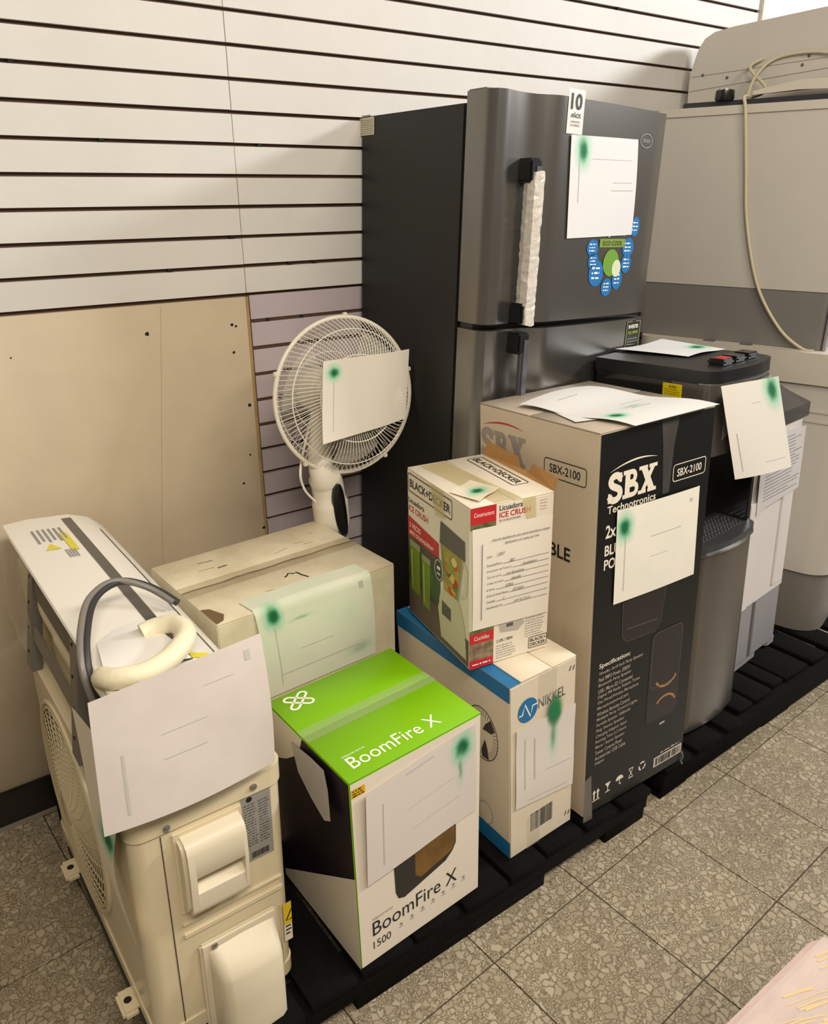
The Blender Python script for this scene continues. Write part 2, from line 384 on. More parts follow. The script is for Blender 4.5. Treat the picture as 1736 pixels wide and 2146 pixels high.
# ------------------------------------------------------------------ cartons
def carton(e, w, d, h, mf, ml, mt, mr=None, mb=None, flaps='x', t=.003, gap=.003, seam=.5, droop=0):
    """open-topped carton body with its own front and side faces, and two flaps closing it"""
    mr = mr or ml; mb = mb or mf; ms = [mt, mf, mr, mb, ml]
    box('carton_body', (0, 0, 0), (w, d, h-.0025), ms, e, .0025, 2, fm=[0, 0, 1, 2, 3, 4])
    if flaps == 'x':     # seam runs along x
        a = box('flap', (.0008, .0008, h-.003), (w-.0008, d*seam-gap/2, h), mt, e, .0008, 1)
        b = box('flap', (.0008, d*seam+gap/2, h-.003), (w-.0008, d-.0008, h), mt, e, .0008, 1)
    else:
        a = box('flap', (.0008, .0008, h-.003), (w*seam-gap/2, d-.0008, h), mt, e, .0008, 1)
        b = box('flap', (w*seam+gap/2, .0008, h-.003), (w-.0008, d-.0008, h), mt, e, .0008, 1)
    return a, b
m_tape = mat('clear_tape', 'cfc8b4', .18, alpha=.22, coat=.6)
m_white_card = mat('white_card', 'e4dac8', .55, var=.05, vscale=5)

# --- speaker carton with lime lid
loc, rot_ = lean(.6073, -1.0612, .1195, .0308, -.0264, -.0088)
gb = thing('speaker_carton', 'white carton with bright lime green lid lettered BoomFire X', 'box', loc, rot_)
w, d, h = .3365, .3228, .507
m_lime = mat('lime_print', '7cb800', .42, var=.06, vscale=4)
m_purple = mat('open_side_dark', '150e16', .3, var=.6, vscale=5, col2='2a1030', coat=.2)  # flat purple-black face stands in for the shaded inside of the open side
carton(gb, w, d, h, mat('white_print', 'e7dccb', .5, var=.03), m_purple, m_lime, m_white_card, m_white_card, 'x', seam=.53)
F = front(); Ft = top(h); Fl = left(d)
m_wprint = mat('white_ink', 'f2efe6', .5)
text('lettering', 'BoomFire X', Ft, .030, .028, .222, .034, m_wprint, gb)
text('lettering', 'klipxtreme', Ft, .030, .064, .052, .008, m_wprint, gb)
# looped cross logo
def loopx(cu, cv, s, ww):
    o = []
    for a in (45, -45):
        c, n = math.cos(math.radians(a)), math.sin(math.radians(a)); P = []
        for (x, y) in rrect(-s, -s*.27, s, s*.27, s*.265, 6): P.append((cu+x*c-y*n, cv+(x*n+y*c)*.9))
        o += stroke(P, ww, True)
    return o
decal('logo', loopx(.058, .283, .034, .0055), Ft, m_wprint, gb)
decal('tape', [rect(0, d*.53-.022, w, d*.53+.022)], Ft, m_tape, gb, .0009)
m_pink = mat('shadow_ink', '6f655c', .6)
text('lettering', 'BoomFire X', F, .034, .074, .234, .040, m_black, gb)
text('lettering', '1500', F, .034, .036, .046, .022, m_black, gb)
text('lettering', 'klipxtreme', F, .036, .117, .052, .010, m_ink, gb)
# picture of the speaker
sp = [(.094, .250), (.265, .290), (.265, .19), (.255, .172), (.235, .155), (.12, .128), (.104, .135), (.097, .155)]
decal('speaker_picture', [sp], F, mat('speaker_photo', '2a2622', .5), gb)
decal('speaker_grille_picture', [[(.150, .262), (.262, .288), (.262, .190), (.252, .175), (.165, .155), (.150, .17)]], F, mat('speaker_wood', '7d5a20', .5, var=.5, vscale=9, col2='3d2a12'), gb, .0009)
decal('speaker_badge_picture', [rect(.214, .262, .236, .276)], F, m_black, gb, .0012)
decal('feature_icons', [ell(.108+.030*k, .056+.002*k, .0038, .0038, 10) for k in range(7)] + [rect(.102+.030*k, .047+.002*k, .114+.030*k, .0492+.002*k) for k in range(7)], F, m_ink, gb)
decal('price_sticker', [rect(.004, .468, .035, .489)], F, mat('yellow_sticker', 'd8ae1c', .5), gb, .0008)
decal('sticker_print', scribble_lines(F, .006, .483, .033, 3, .006, .003, 4), F, m_black, gb, .0012)
decal('pale_lower_side', [[(0, 0), (d, 0), (d, .262), (0, -.0+.02)]], Fl, m_white_card, gb)
decal('pale_upper_side', [[(0, h-.004), (.15, h-.004), (.13, .45), (.07, .40), (0, .36)]], Fl, m_white_card, gb)
mobj('torn_flap', [Fl(u, v, q) for u, v, q in ((.105, .470, .003), (.190, .487, .006), (.245, .492, .008), (.262, .455, .012), (.270, .385, .016), (.245, .368, .016), (.19, .385, .012), (.13, .41, .006))], [(0, 1, 2, 3, 4, 5, 6, 7)], mat('torn_card', 'b9b2aa', .7, var=.1), gb)

# --- pedestal fan carton with blue bands
loc, rot_ = lean(1.0668, -1.0272, .1195, -.0134, -.0452, .0112)
nk = thing('fan_carton', 'tall white carton with blue edge bands lettered NIKKEL', 'box', loc, rot_)
w, d, h = .2123, .4505, .509
m_nk = mat('cream_card', 'ddd0b8', .55, var=.05); m_blue = mat('blue_print', '1c6da0', .5)
carton(nk, w, d, h, m_nk, m_nk, m_nk, None, None, 'y', seam=.62, gap=.004)
F = front(); Fl = left(d); Ft = top(h)
decal('blue_band', [rect(0, h-.042, d, h-.001)], Fl, m_blue, nk); decal('blue_band', [rect(0, .001, d, .052)], Fl, m_blue, nk)
decal('blue_band', [rect(0, 0, .034, d)], Ft, m_blue, nk)
decal('logo_disc', [ell(.055, .425, .031, .033, 32)], F, m_blue, nk)
decal('logo_mark', stroke([(.028, .418), (.038, .418), (.046, .444), (.063, .405), (.070, .432), (.086, .432)], .0045), F, m_wprint, nk, .001)
text('lettering', 'NIKKEL', F, .089, .413, .088, .028, mat('grey_lettering', '4d4a48', .5), nk)
decal('tape', [rect(.088, .425, .148, h)], F, m_tape, nk, .0008)
decal('tape', [rect(.055, 0, .10, .10)], F, m_tape, nk, .0008)
decal('barcode', barcode(.068, .048, .142, .105, 5), F, mat('barcode_ink', '3a3733', .6), nk)
for zz in (.475, .125, .03):
    decal('staple_marks', stroke([(.188, zz), (.194, zz+.012)], .003)+stroke([(.200, zz-.002), (.205, zz+.010)], .003), F, m_hole, nk)
def fan_icon(cu, cv, ru, rv):
    o = stroke(ell(cu, cv, ru, rv, 40), .0022, True)
    for k in range(40):
        a = 2*math.pi*k/40; o += stroke([(cu+ru*.72*math.cos(a), cv+rv*.72*math.sin(a)), (cu+ru*.95*math.cos(a), cv+rv*.95*math.sin(a))], .0011)
    return o
decal('fan_picture_cage', fan_icon(d-.10, .325, .058, .075), Fl, m_black, nk)
decal('fan_picture_blade', [[(d-.10+.012*math.cos(a+1.2)+q*math.cos(a)*.055, .325+.012*math.sin(a+1.2)+q*math.sin(a)*.07) for q, a in ((.1, A), (.6, A-.35), (.9, A-.2), (.95, A+.25), (.5, A+.3))] for A in (.5, 2.6, 4.7)], Fl, mat('fan_print', '3b3936', .5), nk, .0009)
decal('round_mark', stroke(ell(d-.09, .085, .026, .034, 24), .0016, True), Fl, m_ink, nk)
box('loose_flap', (.034, .0, h+.0005), (.125, .30, h+.0035), m_nk, nk, .0006, 1)

# --- tall party speaker carton
loc, rot_ = lean(1.3093, -1.044, .127, -.0316, -.0104, .040)
sb = thing('speaker_carton', 'tall carton with black front lettered SBX and kraft-white sides', 'box', loc, rot_)
w, d, h = .4011, .418, 1.0433
m_sbk = mat('black_gloss_print', '080809', .42, var=.2, coat=.06, bump=.02, bscale=14); m_sbs = mat('beige_card', 'd3c4ab', .5, var=.07, vscale=3)
m_sbt = mat('beige_card_top', 'bdb0a0', .4, var=.1)
carton(sb, w, d, h, m_sbk, m_sbs, m_sbt, m_sbs, m_sbs, 'x', seam=.55, gap=.004)
F = front(); Fl = left(d); Ft = top(h)
def slab_S(u, v, w, h, t):
    P = [(u+w*a, v+h*b) for a, b in ((.84, .76), (.72, .88), (.5, .93), (.27, .87), (.20, .72), (.32, .59), (.55, .50), (.78, .40), (.84, .25), (.72, .11), (.48, .06), (.24, .12), (.13, .25))]
    P = [tuple(q) for q in [Vector((a, b, 0)).to_2d() for a, b in P]]
    S = [(q.x, q.y) for q in spline([Vector((a, b, 0)) for a, b in P], 4)]
    o = stroke(S, t*1.02); o += [rect(u+w*.76, v+h*.66, u+w*.92, v+h*.99), rect(u+w*.05, v+h*.0, u+w*.20, v+h*.34)]; return o
def slab_B(u, v, w, h, t):
    o = [rect(u, v, u+w*.5, v+t*.62), rect(u, v+h-t*.62, u+w*.5, v+h), rect(u+w*.12, v, u+w*.12+t, v+h)]
    for c0, hh, ww in ((v+h*.73, h*.27, w*.82), (v+h*.27, h*.27, w*.94)):
        P = [(u+w*.40, c0+hh-t*.36)]+[(u+ww-hh*.9+(hh-t*.36)*.95*math.cos(math.radians(a)), c0+(hh-t*.36)*math.sin(math.radians(a))) for a in range(90, -91, -18)]+[(u+w*.40, c0-hh+t*.36)]
        o += stroke(P, t*.74)
    return o
def slab_X(u, v, w, h, t):
    o = [[(u+w*.08, v+h*.97), (u+w*.08+t*1.25, v+h*.97), (u+w*.94, v+h*.03), (u+w*.94-t*1.25, v+h*.03)], [(u+w*.92-t*.85, v+h*.97), (u+w*.92, v+h*.97), (u+w*.10+t*.85, v+h*.03), (u+w*.10, v+h*.03)]]
    o += [rect(u, v+h-t*.55, u+w*.47, v+h), rect(u+w*.55, v+h-t*.55, u+w, v+h), rect(u, v, u+w*.43, v+t*.55), rect(u+w*.52, v, u+w, v+t*.55)]; return o
def SBX(u, v, w, h): return slab_S(u, v, w*.30, h, h*.24)+slab_B(u+w*.305, v, w*.33, h, h*.24)+slab_X(u+w*.62, v, w*.38, h, h*.24)
def arc(u, v, w, hh, t0):
    up_ = [(u+w*k/16, v+hh*math.sin(math.radians(25+110*k/16))-hh*math.sin(math.radians(25))) for k in range(17)]
    return [[(up_[k][0], up_[k][1]-t0*math.sin(math.pi*k/16)-.0003), (up_[k+1][0], up_[k+1][1]-t0*math.sin(math.pi*(k+1)/16)-.0003), up_[k+1], up_[k]] for k in range(16)]
m_cream = mat('cream_ink', 'e6dcc9', .5)
decal('logo', SBX(.030, .872, .166, .068), F, m_cream, sb)
decal('logo_arc', arc(.036, .946, .158, .032, .004), F, m_cream, sb)
text('lettering', 'Technotronics', F, .033, .846, .165, .019, m_cream, sb, .012)
decal('model_frame', stroke(rrect(.257, .876, .379, .918, .008), .0022, True), F, m_cream, sb)
text('lettering', 'SBX-2100', F, .272, .886, .092, .020, m_cream, sb, .012)
text('lettering', '2x10"', F, .031, .786, .078, .034, m_cream, sb, .02)
text('lettering', 'BLUETOOTH', F, .031, .742, .175, .027, m_cream, sb, .02)
text('lettering', 'PORTABLE SPEAKER', F, .031, .706, .27, .027, m_cream, sb, .02)
m_dim = mat('dim_ink', 'b5ab9c', .6)
text('lettering', 'Specification:', F, .033, .436, .112, .017, m_cream, sb, .015)
spec = ['Woofer: 2x10 Inch Party Speaker', 'Peak PMPO Power: 2000W', 'Bluetooth Party Speaker', 'USB / Micro SD Connected', 'Digital FM Radio Station Tuner', 'One Wired/Wireless Microphone', 'Microphone(wired) Jack', 'Wireless Remote Control', 'Multiple Party Control Lights', 'Portable Speaker 1000mAh', 'Plug: Stereo Speaker', 'Charging Adaptor Input', 'Running Time 2-3 Hours', 'Mono / Stereo Speaker', 'Tower Control Panel', 'Accessories: USB Cable', 'Adaptor']
for k, s in enumerate(spec):
    text('specification_line', s, F, .034, .418-k*.0168, min(.165, .0052*len(s)), .0115, m_dim, sb, .004)
m_ph = mat('speaker_print', '241e20', .3); m_phe = mat('speaker_print_edge', '4a4042', .35)
decal('speaker_picture', [rrect(.225, .19, .352, .470, .02)], F, m_ph, sb)
decal('speaker_picture_edge', stroke(rrect(.232, .30, .348, .468, .02), .003, True), F, m_phe, sb, .0009)
decal('speaker_picture', [[(.105, .60), (.265, .60), (.255, .50), (.235, .478), (.125, .485), (.108, .505)]], F, m_ph, sb, .0007)
decal('speaker_picture_edge', stroke([(.105, .60), (.108, .505), (.125, .485), (.235, .478), (.255, .50), (.265, .60)], .0025)+stroke([(.125, .52), (.24, .512)], .004), F, m_phe, sb, .001)
m_glow = mat('amber_print', 'a8784a', .5)
def cres(cu, cv, r, a0, a1): return stroke([(cu+r*math.cos(math.radians(a)), cv+r*.8*math.sin(math.radians(a))) for a in range(a0, a1+1, 10)], .007)
decal('glow_ring_picture', cres(.297, .325, .042, 200, 345)+cres(.30, .225, .042, 15, 150), F, m_glow, sb, .0009)
decal('print_mark', scribble_lines(F, .285, .168, .312, 1, .01, .008, 3), F, m_dim, sb)
decal('barcode_label', [rect(.274, .030, .392, .062)], F, mat('barcode_paper', 'cfc6b8', .5), sb)
decal('barcode', barcode(.28, .034, .387, .058, 8), F, m_black, sb, .0009)
decal('print_mark', scribble_lines(F, .30, .067, .39, 1, .01, .006, 9), F, m_dim, sb)
for k in range(5):     # handling symbols: arrows, glass, umbrella, stacking, recycling
    u0 = .030+k*.045; v0 = .040+.0015*k; P = []
    if k == 0: P = [rect(u0+.006, v0, u0+.011, v0+.022), rect(u0+.02, v0, u0+.025, v0+.022), [(u0+.002, v0+.02), (u0+.015, v0+.02), (u0+.0085, v0+.032)], [(u0+.016, v0+.02), (u0+.029, v0+.02), (u0+.0225, v0+.032)], rect(u0+.002, v0-.005, u0+.03, v0-.002)]
    if k == 1: P = [[(u0+.004, v0+.03), (u0+.015, v0+.014), (u0+.026, v0+.03)], rect(u0+.0135, v0+.002, u0+.0165, v0+.016), rect(u0+.006, v0, u0+.024, v0+.003)]
    if k == 2: P = [ell(u0+.015, v0+.016, .015, .014, 14, 0, 180)]+stroke([(u0+.015, v0+.02), (u0+.015, v0+.003), (u0+.019, v0), (u0+.022, v0+.004)], .0025)
    if k == 3: P = stroke([(u0+.006, v0), (u0+.024, v0)], .003)+stroke([(u0+.006, v0+.03), (u0+.024, v0+.03)], .003)+stroke([(u0+.008, v0+.003), (u0+.022, v0+.027)], .0022)+stroke([(u0+.022, v0+.003), (u0+.008, v0+.027)], .0022)
    if k == 4:
        for a in (90, 210, 330): P += stroke([(u0+.015+.012*math.cos(math.radians(a+q)), v0+.015+.012*math.sin(math.radians(a+q))) for q in range(-45, 40, 12)], .005)
    decal('handling_symbol', P, F, m_cream, sb)
decal('tape', [[(.20, h), (.265, h), (.252, h-.07), (.245, h-.19), (.222, h-.19), (.212, h-.07)]], F, mat('scuffed_tape', '8a8680', .25, alpha=.28, coat=.8, var=.4), sb, .0010)
decal('tape', [rect(.195, 0, .27, d)], Ft, m_tape, sb, .0009)
m_gr = mat('grey_print', '9f968c', .55)
decal('logo', SBX(.006, .905, .172, .076), Fl, m_gr, sb)
decal('logo_arc', arc(.014, .990, .155, .03, .004), Fl, mat('red_print', 'b5262c', .5), sb)
text('lettering', 'Technotronics', Fl, .006, .872, .174, .021, m_black, sb, .012)
decal('model_frame', stroke(rrect(d-.173, .908, d-.036, .952, .008), .0022, True), Fl, m_black, sb)
text('lettering', 'SBX-2100', Fl, d-.155, .920, .10, .021, m_black, sb, .01)
text('lettering', 'BLUETOOTH', Fl, d-.36, .765, .20, .036, m_black, sb, .02)
text('lettering', 'PORTABLE', Fl, d-.30, .708, .222, .036, m_black, sb, .02)
text('lettering', 'Technotronics', Ft, .20, .36, .12, .012, m_gr, sb, .01)
# plastic film sagging down the lower side
mobj('plastic_film', [Fl(u, v, q) for u, v, q in ((.33, .62, .002), (d-.004, .70, .002), (d-.002, .2, .004), (.30, .25, .006))], [(0, 1, 2, 3)], mat('film', 'dccdb4', .15, alpha=.12, coat=.8, bump=.3, bscale=12), sb)
mobj('plastic_film', [F(u, v, q) for u, v, q in ((-.004, .12, .004), (.02, .13, .004), (.03, -.012, .006), (-.006, -.008, .008))], [(0, 1, 2, 3)], mat('film_corner', 'a59c90', .15, alpha=.35, coat=.8), sb)
tube('film_twist', [F(.395, .03, .003), F(.398, .015, .006), F(.392, .0, .004), F(.40, -.012, .004)], .003, mat('film_corner', 'a59c90'), sb, 6)

# --- blender carton
loc, rot_ = lean(1.014, -.916, .633, -.1755, -.012, .004)
bk = thing('blender_carton', 'white blender carton with red blocks lettered BLACK+DECKER', 'box', loc, rot_)
w, d, h = .2155, .311, .402
m_bw = mat('white_gloss_card', 'e9dfcc', .42, var=.03); m_kraft = mat('kraft_inside', 'a97c45', .7)
carton(bk, w, d, h, m_bw, m_bw, m_bw, m_bw, m_bw, 'y', seam=.5)
F = front(); Fl = left(d); Ft = top(h)
m_red = mat('red_block', 'c3272b', .45)
U = lambda y: d-y            # local y on the left side -> u
decal('name_frame', stroke([(U(.304)+a, .345+b) for a, b in [(q[0], q[1]) for q in rrect(0, 0, .222, .046, .006)]], .0024, True), Fl, m_black, bk)
text('lettering', 'BLACK+DECKER', Fl, U(.296), .357, .206, .021, m_black, bk, .02)
text('lettering', 'Licuadora', Fl, U(.305), .315, .085, .014, m_black, bk, .012)
text('lettering', 'ICE CRUSH', Fl, U(.305), .292, .105, .016, m_red, bk, .012)
decal('red_band', [[(U(.31), .225), (U(.145), .225), (U(.145), .262), (U(.31), .278)]], Fl, m_red, bk)
text('lettering', '3 VECES', Fl, U(.300), .249, .06, .013, m_wprint, bk, .012, off=.001)
text('lettering', 'MÁS DURADERA*', Fl, U(.300), .231, .13, .013, m_wprint, bk, .012, off=.001)
decal('juice_photo_background', [rect(U(.311), .005, U(.145), .225)], Fl, mat('juice_photo', '5d5140', .45, var=.6, vscale=9, col2='3a3a26'), bk)
decal('photo_table', [[(U(.311), .005), (U(.003), .005), (U(.003), .075), (U(.10), .085), (U(.311), .10)]], Fl, mat('table_photo', '6f6250', .45, var=.4, vscale=8), bk, .0008)
m_juice = mat('juice_print', '7f9a2c', .4, var=.3, vscale=8)
for (a, b, z0, z1) in ((.300, .245, .075, .20), (.235, .190, .06, .185)):
    decal('glass_rim_picture', [[(U(a), z1-.002), (U(b), z1-.002), (U(b)+.001, z1+.016), (U(a)-.001, z1+.016)]], Fl, mat('glass_print', '9aa070', .3), bk, .0011)
    decal('juice_glass_picture', [[(U(a)+.004, z0), (U(b)-.004, z0), (U(b), z1), (U(a), z1)]], Fl, m_juice, bk, .0011)
    decal('juice_highlight', [[(U(a)+.008, z0+.01), (U(a)+.014, z0+.01), (U(a)+.013, z1-.01), (U(a)+.006, z1-.01)]], Fl, mat('juice_light', 'a9bd5c', .4), bk, .0013)
decal('broccoli_picture', [ell(U(.168), .15, .03, .045, 18)], Fl, mat('broccoli_print', '44632e', .5, var=.5, vscale=40), bk, .0010)
m_jar = mat('jar_print', 'c9a04a', .45, var=.8, vscale=28, col2='4d7a2e')
decal('blender_jar_picture', [[(U(.118), .155), (U(.052), .155), (U(.028), .27), (U(.135), .27)]], Fl, m_jar, bk, .0012)
R = random.Random(9)
for k, cc in enumerate(('c4532a', 'd9a83a', '5f8a30', 'b8332a', 'e0c060', '3f6a2a', 'd07a2c', '7aa63c', 'c4532a', 'e3cf8a')):
    t = k/10; cv_ = .165+.09*t; cu_ = U(.085)+R.uniform(-.022, .022)
    decal('fruit_picture', [[(cu_+.015*math.cos(q)*R.uniform(.7, 1.1), cv_+.013*math.sin(q)*R.uniform(.7, 1.1)) for q in [i*.63 for i in range(10)]]], Fl, mat('fruit_'+cc, cc, .5), bk, .0013+.00003*k)
for q in (((U(.118), .155), (U(.135), .27)), ((U(.052), .155), (U(.028), .27))): decal('jar_edge', stroke(q, .003), Fl, mat('jar_glass', 'b9b7ae', .3), bk, .0018)
decal('jar_handle', stroke([(U(.030), .262), (U(.012), .25), (U(.016), .185), (U(.045), .168)], .009), Fl, mat('jar_handle_print', 'd9d2bf', .4), bk, .0012)
decal('blender_lid_picture', [[(U(.14), .268), (U(.02), .268), (U(.022), .315), (U(.135), .325)]], Fl, mat('lid_print', '5d5852', .5), bk, .0013)
decal('blender_base_picture', [[(U(.135), .02), (U(.012), .02), (U(.02), .10), (U(.045), .155), (U(.125), .155), (U(.15), .095)]], Fl, mat('base_print', 'cfc9a8', .45), bk, .0012)
decal('blender_panel_picture', [[(U(.13), .085), (U(.085), .085), (U(.085), .118), (U(.13), .122)]], Fl, mat('lid_print', '5d5852'), bk, .0015)
decal('seal_picture', [ell(U(.145), .195, .022, .03, 24)], Fl, mat('seal_print', '3a4038', .45), bk, .0015)
decal('seal_ring', stroke(ell(U(.145), .195, .019, .026, 24), .002, True)+stroke([(U(.153), .20), (U(.137), .20)], .008)+stroke([(U(.153), .185), (U(.137), .185)], .004), Fl, m_wprint, bk, .0018)
decal('red_block', [rect(0, .362, .064, .401)], F, m_red, bk)
text('lettering', 'Constructora', F, .008, .379, .05, .010, m_wprint, bk, 0, .25, off=.001)
decal('food_photo_strip', [rect(0, .350, .064, .362)], F, mat('food_photo', '7d7a52', .5, var=.7, vscale=60, col2='3d4426'), bk)
text('lettering', 'Licuadora', F, .072, .383, .06, .0125, m_black, bk, .012)
text('lettering', 'ICE CRUSH', F, .072, .366, .08, .0135, m_red, bk, .02)
text('lettering', 'DE 10 VELOCIDADES', F, .072, .357, .055, .005, m_black, bk)
decal('red_print_lines', scribble_lines(F, .178, .387, .197, 4, .007, .002, 12, .9), F, mat('pale_red_ink', 'cf8378', .5), bk)
decal('red_block', [rect(0, .000, .064, .022)], F, m_red, bk); decal('red_block', [rect(0, .066, .064, .092)], F, m_red, bk)
decal('food_photo', [rect(0, .022, .064, .066)], F, mat('food_photo2', 'a58a6a', .5, var=.8, vscale=50, col2='4a3a2e'), bk)
decal('food_photo_strip', [rect(0, .092, .064, .101)], F, mat('food_photo', '7d7a52'), bk)
text('lettering', 'Cuchillas', F, .012, .074, .04, .010, m_wprint, bk, 0, .25, off=.001)
decal('print_lines', scribble_lines(F, .008, .009, .056, 1, .01, .004, 2, .95), F, m_wprint, bk, .001)
text('lettering', '2 UPS / 700W', F, .072, .052, .045, .008, m_black, bk, .01)
decal('print_lines', scribble_lines(F, .072, .042, .125, 6, .0065, .0022, 21)+scribble_lines(F, .150, .108, .205, 10, .0068, .0022, 22), F, m_ink, bk)
decal('machine_drawing', [[(.075, .11), (.14, .105), (.148, .088), (.13, .072), (.082, .078)]], F, mat('drawing_grey', 'b8b0a4', .5), bk)
decal('machine_drawing_slot', [rect(.098, .088, .116, .097)], F, mat('lid_print', '5d5852'), bk, .001)
decal('name_frame', stroke(rrect(.162, .012, .213, .041, .003), .0016, True), F, m_black, bk)
text('lettering', 'BLACK+', F, .166, .028, .044, .009, m_black, bk, .02)
text('lettering', 'DECKER', F, .166, .016, .044, .009, m_black, bk, .02)
Fb = Fr((0, 0, h), (0, -1, 0), (1, 0, 0))
decal('name_frame', stroke([(a, b) for a, b in rrect(-.29, .155, -.075, .198, .006)], .0024, True), Fb, m_black, bk)
text('lettering', 'BLACK+DECKER', Fb, -.283, .167, .20, .020, m_black, bk, .02)
mobj('raised_flap', [(w, .0, h), (w, d, h), (w+.012, d-.004, h+.034), (w+.014, .17, h+.030), (w+.011, .155, h+.008), (w+.011, .125, h+.006), (w+.016, .11, h+.030), (w+.014, .006, h+.026)], [(0, 1, 2, 3, 4, 5, 6, 7)], m_kraft, bk)
decal('yellowed_tape', [[(.03, .30), (.10, .305), (.13, .0), (.06, .0)]], Ft, mat('old_tape', 'd9c98f', .3, alpha=.5, coat=.4), bk, .0010)
decal('yellowed_tape', [[(.13, .402), (.165, .402), (.17, .33), (.15, .318)]], F, mat('old_tape', 'd9c98f'), bk, .0016)
decal('yellowed_tape', [[(U(.19), .402), (U(.12), .402), (U(.115), .335), (U(.16), .33)]], Fl, mat('old_tape', 'd9c98f'), bk, .0016)

# --- old stained carton
loc, rot_ = lean(.531, -.640, PT, .05, 0, 0)
dt = thing('stained_carton', 'large stained off-white carton with taped seam behind lime-lidded box', 'box', loc, rot_)
w, d, h = .485, .368, .675
m_old = mat('old_card', 'e4dabf', .65, var=.16, vscale=6, col2='c8ba9a', bump=.12, bscale=25)
carton(dt, w, d, h, m_old, m_old, m_old, None, None, 'x', seam=.5, gap=.004)
F = front(); Ft = top(h)
decal('tape', [rect(-.0, d*.5-.03, w, d*.5+.03)], Ft, mat('dirty_tape', 'bfae8a', .35, alpha=.35, var=.3, coat=.3), dt, .0010)
decal('seam_dirt', stroke([(w*k/14, d*.5+.002*math.sin(k*1.7)) for k in range(15)], .005), Ft, mat('seam_dirt', '8a7a60', .8, var=.4, vscale=14), dt, .0013)
decal('pen_mark', stroke([(.232, .108), (.240, .112), (.250, .122), (.258, .112), (.268, .114), (.272, .092), (.279, .074)], .004), Ft, m_black, dt, .0012)
decal('pen_mark', stroke([(.13, .26), (.155, .262)], .005)+stroke([(.10, .315), (.14, .31)], .002), Ft, mat('pen_grey', '6e6353', .7), dt, .0012)
for s in range(9):
    R = random.Random(s); a, b = R.uniform(.03, w-.05), R.uniform(.03, d-.05)
    decal('scuff', stroke([(a, b), (a+R.uniform(.01, .05), b+R.uniform(-.01, .012))], .0016), Ft, mat('scuff', 'a8997a', .8), dt, .0009)
mobj('torn_corner', [(.002, .004, h+.0012), (.022, .012, h+.0014), (.034, .034, h+.002), (.018, .075, h+.003), (.001, .085, h+.002), (.001, .03, h+.0012)], [(0, 1, 2, 3, 4, 5)], mat('torn_kraft', '6e5636', .85), dt)
decal('dark_print', [ell(.045, .60, .022, .016, 16)], F, mat('blue_grey_print', '56707a', .6), dt)

# ------------------------------------------------------------------ refrigerator
loc, rot_ = lean(1.286, -.537, .137, 0, .037, 0)
fr = thing('refrigerator', 'tall two-door refrigerator with dark grey metal doors and black sides', 'refrigerator', loc, rot_)
w, d, h = .675, .533, 1.737
m_fside = mat('black_side_steel', '100f0d', .5, bump=.02, bscale=200)
m_fdoor = mat('dark_stainless', '86837f', .27, metal=.9, bump=.03, bscale=30, stretch=(2, 2, 120))
box('cabinet', (0, .075, 0), (w, d, h-.018), m_fside, fr, .004)
DPROF = [(0, .006), (.005, -.012), (.016, -.026), (.034, -.031), (.052, -.029), (.075, -.022), (.110, -.018), (.145, -.021), (.168, -.032), (.183, -.0415), (.200, -.0465), (.222, -.0465), (.26, -.0445), (.32, -.042), (.40, -.037), (.48, -.030), (.55, -.022), (.61, -.013), (.655, -.004), (.670, .004), (w, .014)]
def door(name, z0, z1):
    """bowed door: thick, with a rounded left shoulder"""
    prof = [(.000, .068)]+[(q, r) for q, r in DPROF]+[(w, .068)]
    n = len(prof); vs = [(x, y, z) for z in (z0, z1) for x, y in prof]
    fs = [(i, i+1, n+i+1, n+i) for i in range(n-1)]+[(n-1, 0, n, 2*n-1), tuple(range(n))[::-1], tuple(range(n, 2*n))]
    o = mobj(name, vs, fs, m_fdoor, fr); return shade(o, 25), prof
def dy(x):
    for (a, b), (c, e_) in zip(DPROF, DPROF[1:]):
        if a <= x <= c: return b+(e_-b)*(x-a)/(c-a)
    return DPROF[-1][1]
du, prof = door('door', 1.208, h+.006); dl, _ = door('door', .06, 1.192)
mobj('gasket', boxv((.01, .02, 1.19), (w-.01, .09, 1.21)), BOXF, m_dark, fr)
box('top_cap', (.004, .004, h+.006), (w-.004, .07, h+.010), mat('cap_grey', '8f9094', .35), du, .002)
def on_door(polys, name, mm, parent, off=.0012):
    vs, fs = [], []
    for pl in polys:
        # subdivide wide rects along u so they follow the bow
        b = len(vs); vs += [(q[0], dy(q[0])-off, q[1]) for q in pl]; fs.append(tuple(range(b, b+len(pl))))
    return mobj(name, vs, fs, mm, parent)
class DoorF:
    def __init__(s): pass
    def __call__(s, a, b, off=0): return Vector((a, dy(a)-off-.0006, b))
DF = DoorF()
def cols(u0, v0, u1, v1, n=4): return [rect(u0+(u1-u0)*k/n, v0, u0+(u1-u0)*(k+1)/n, v1) for k in range(n)]
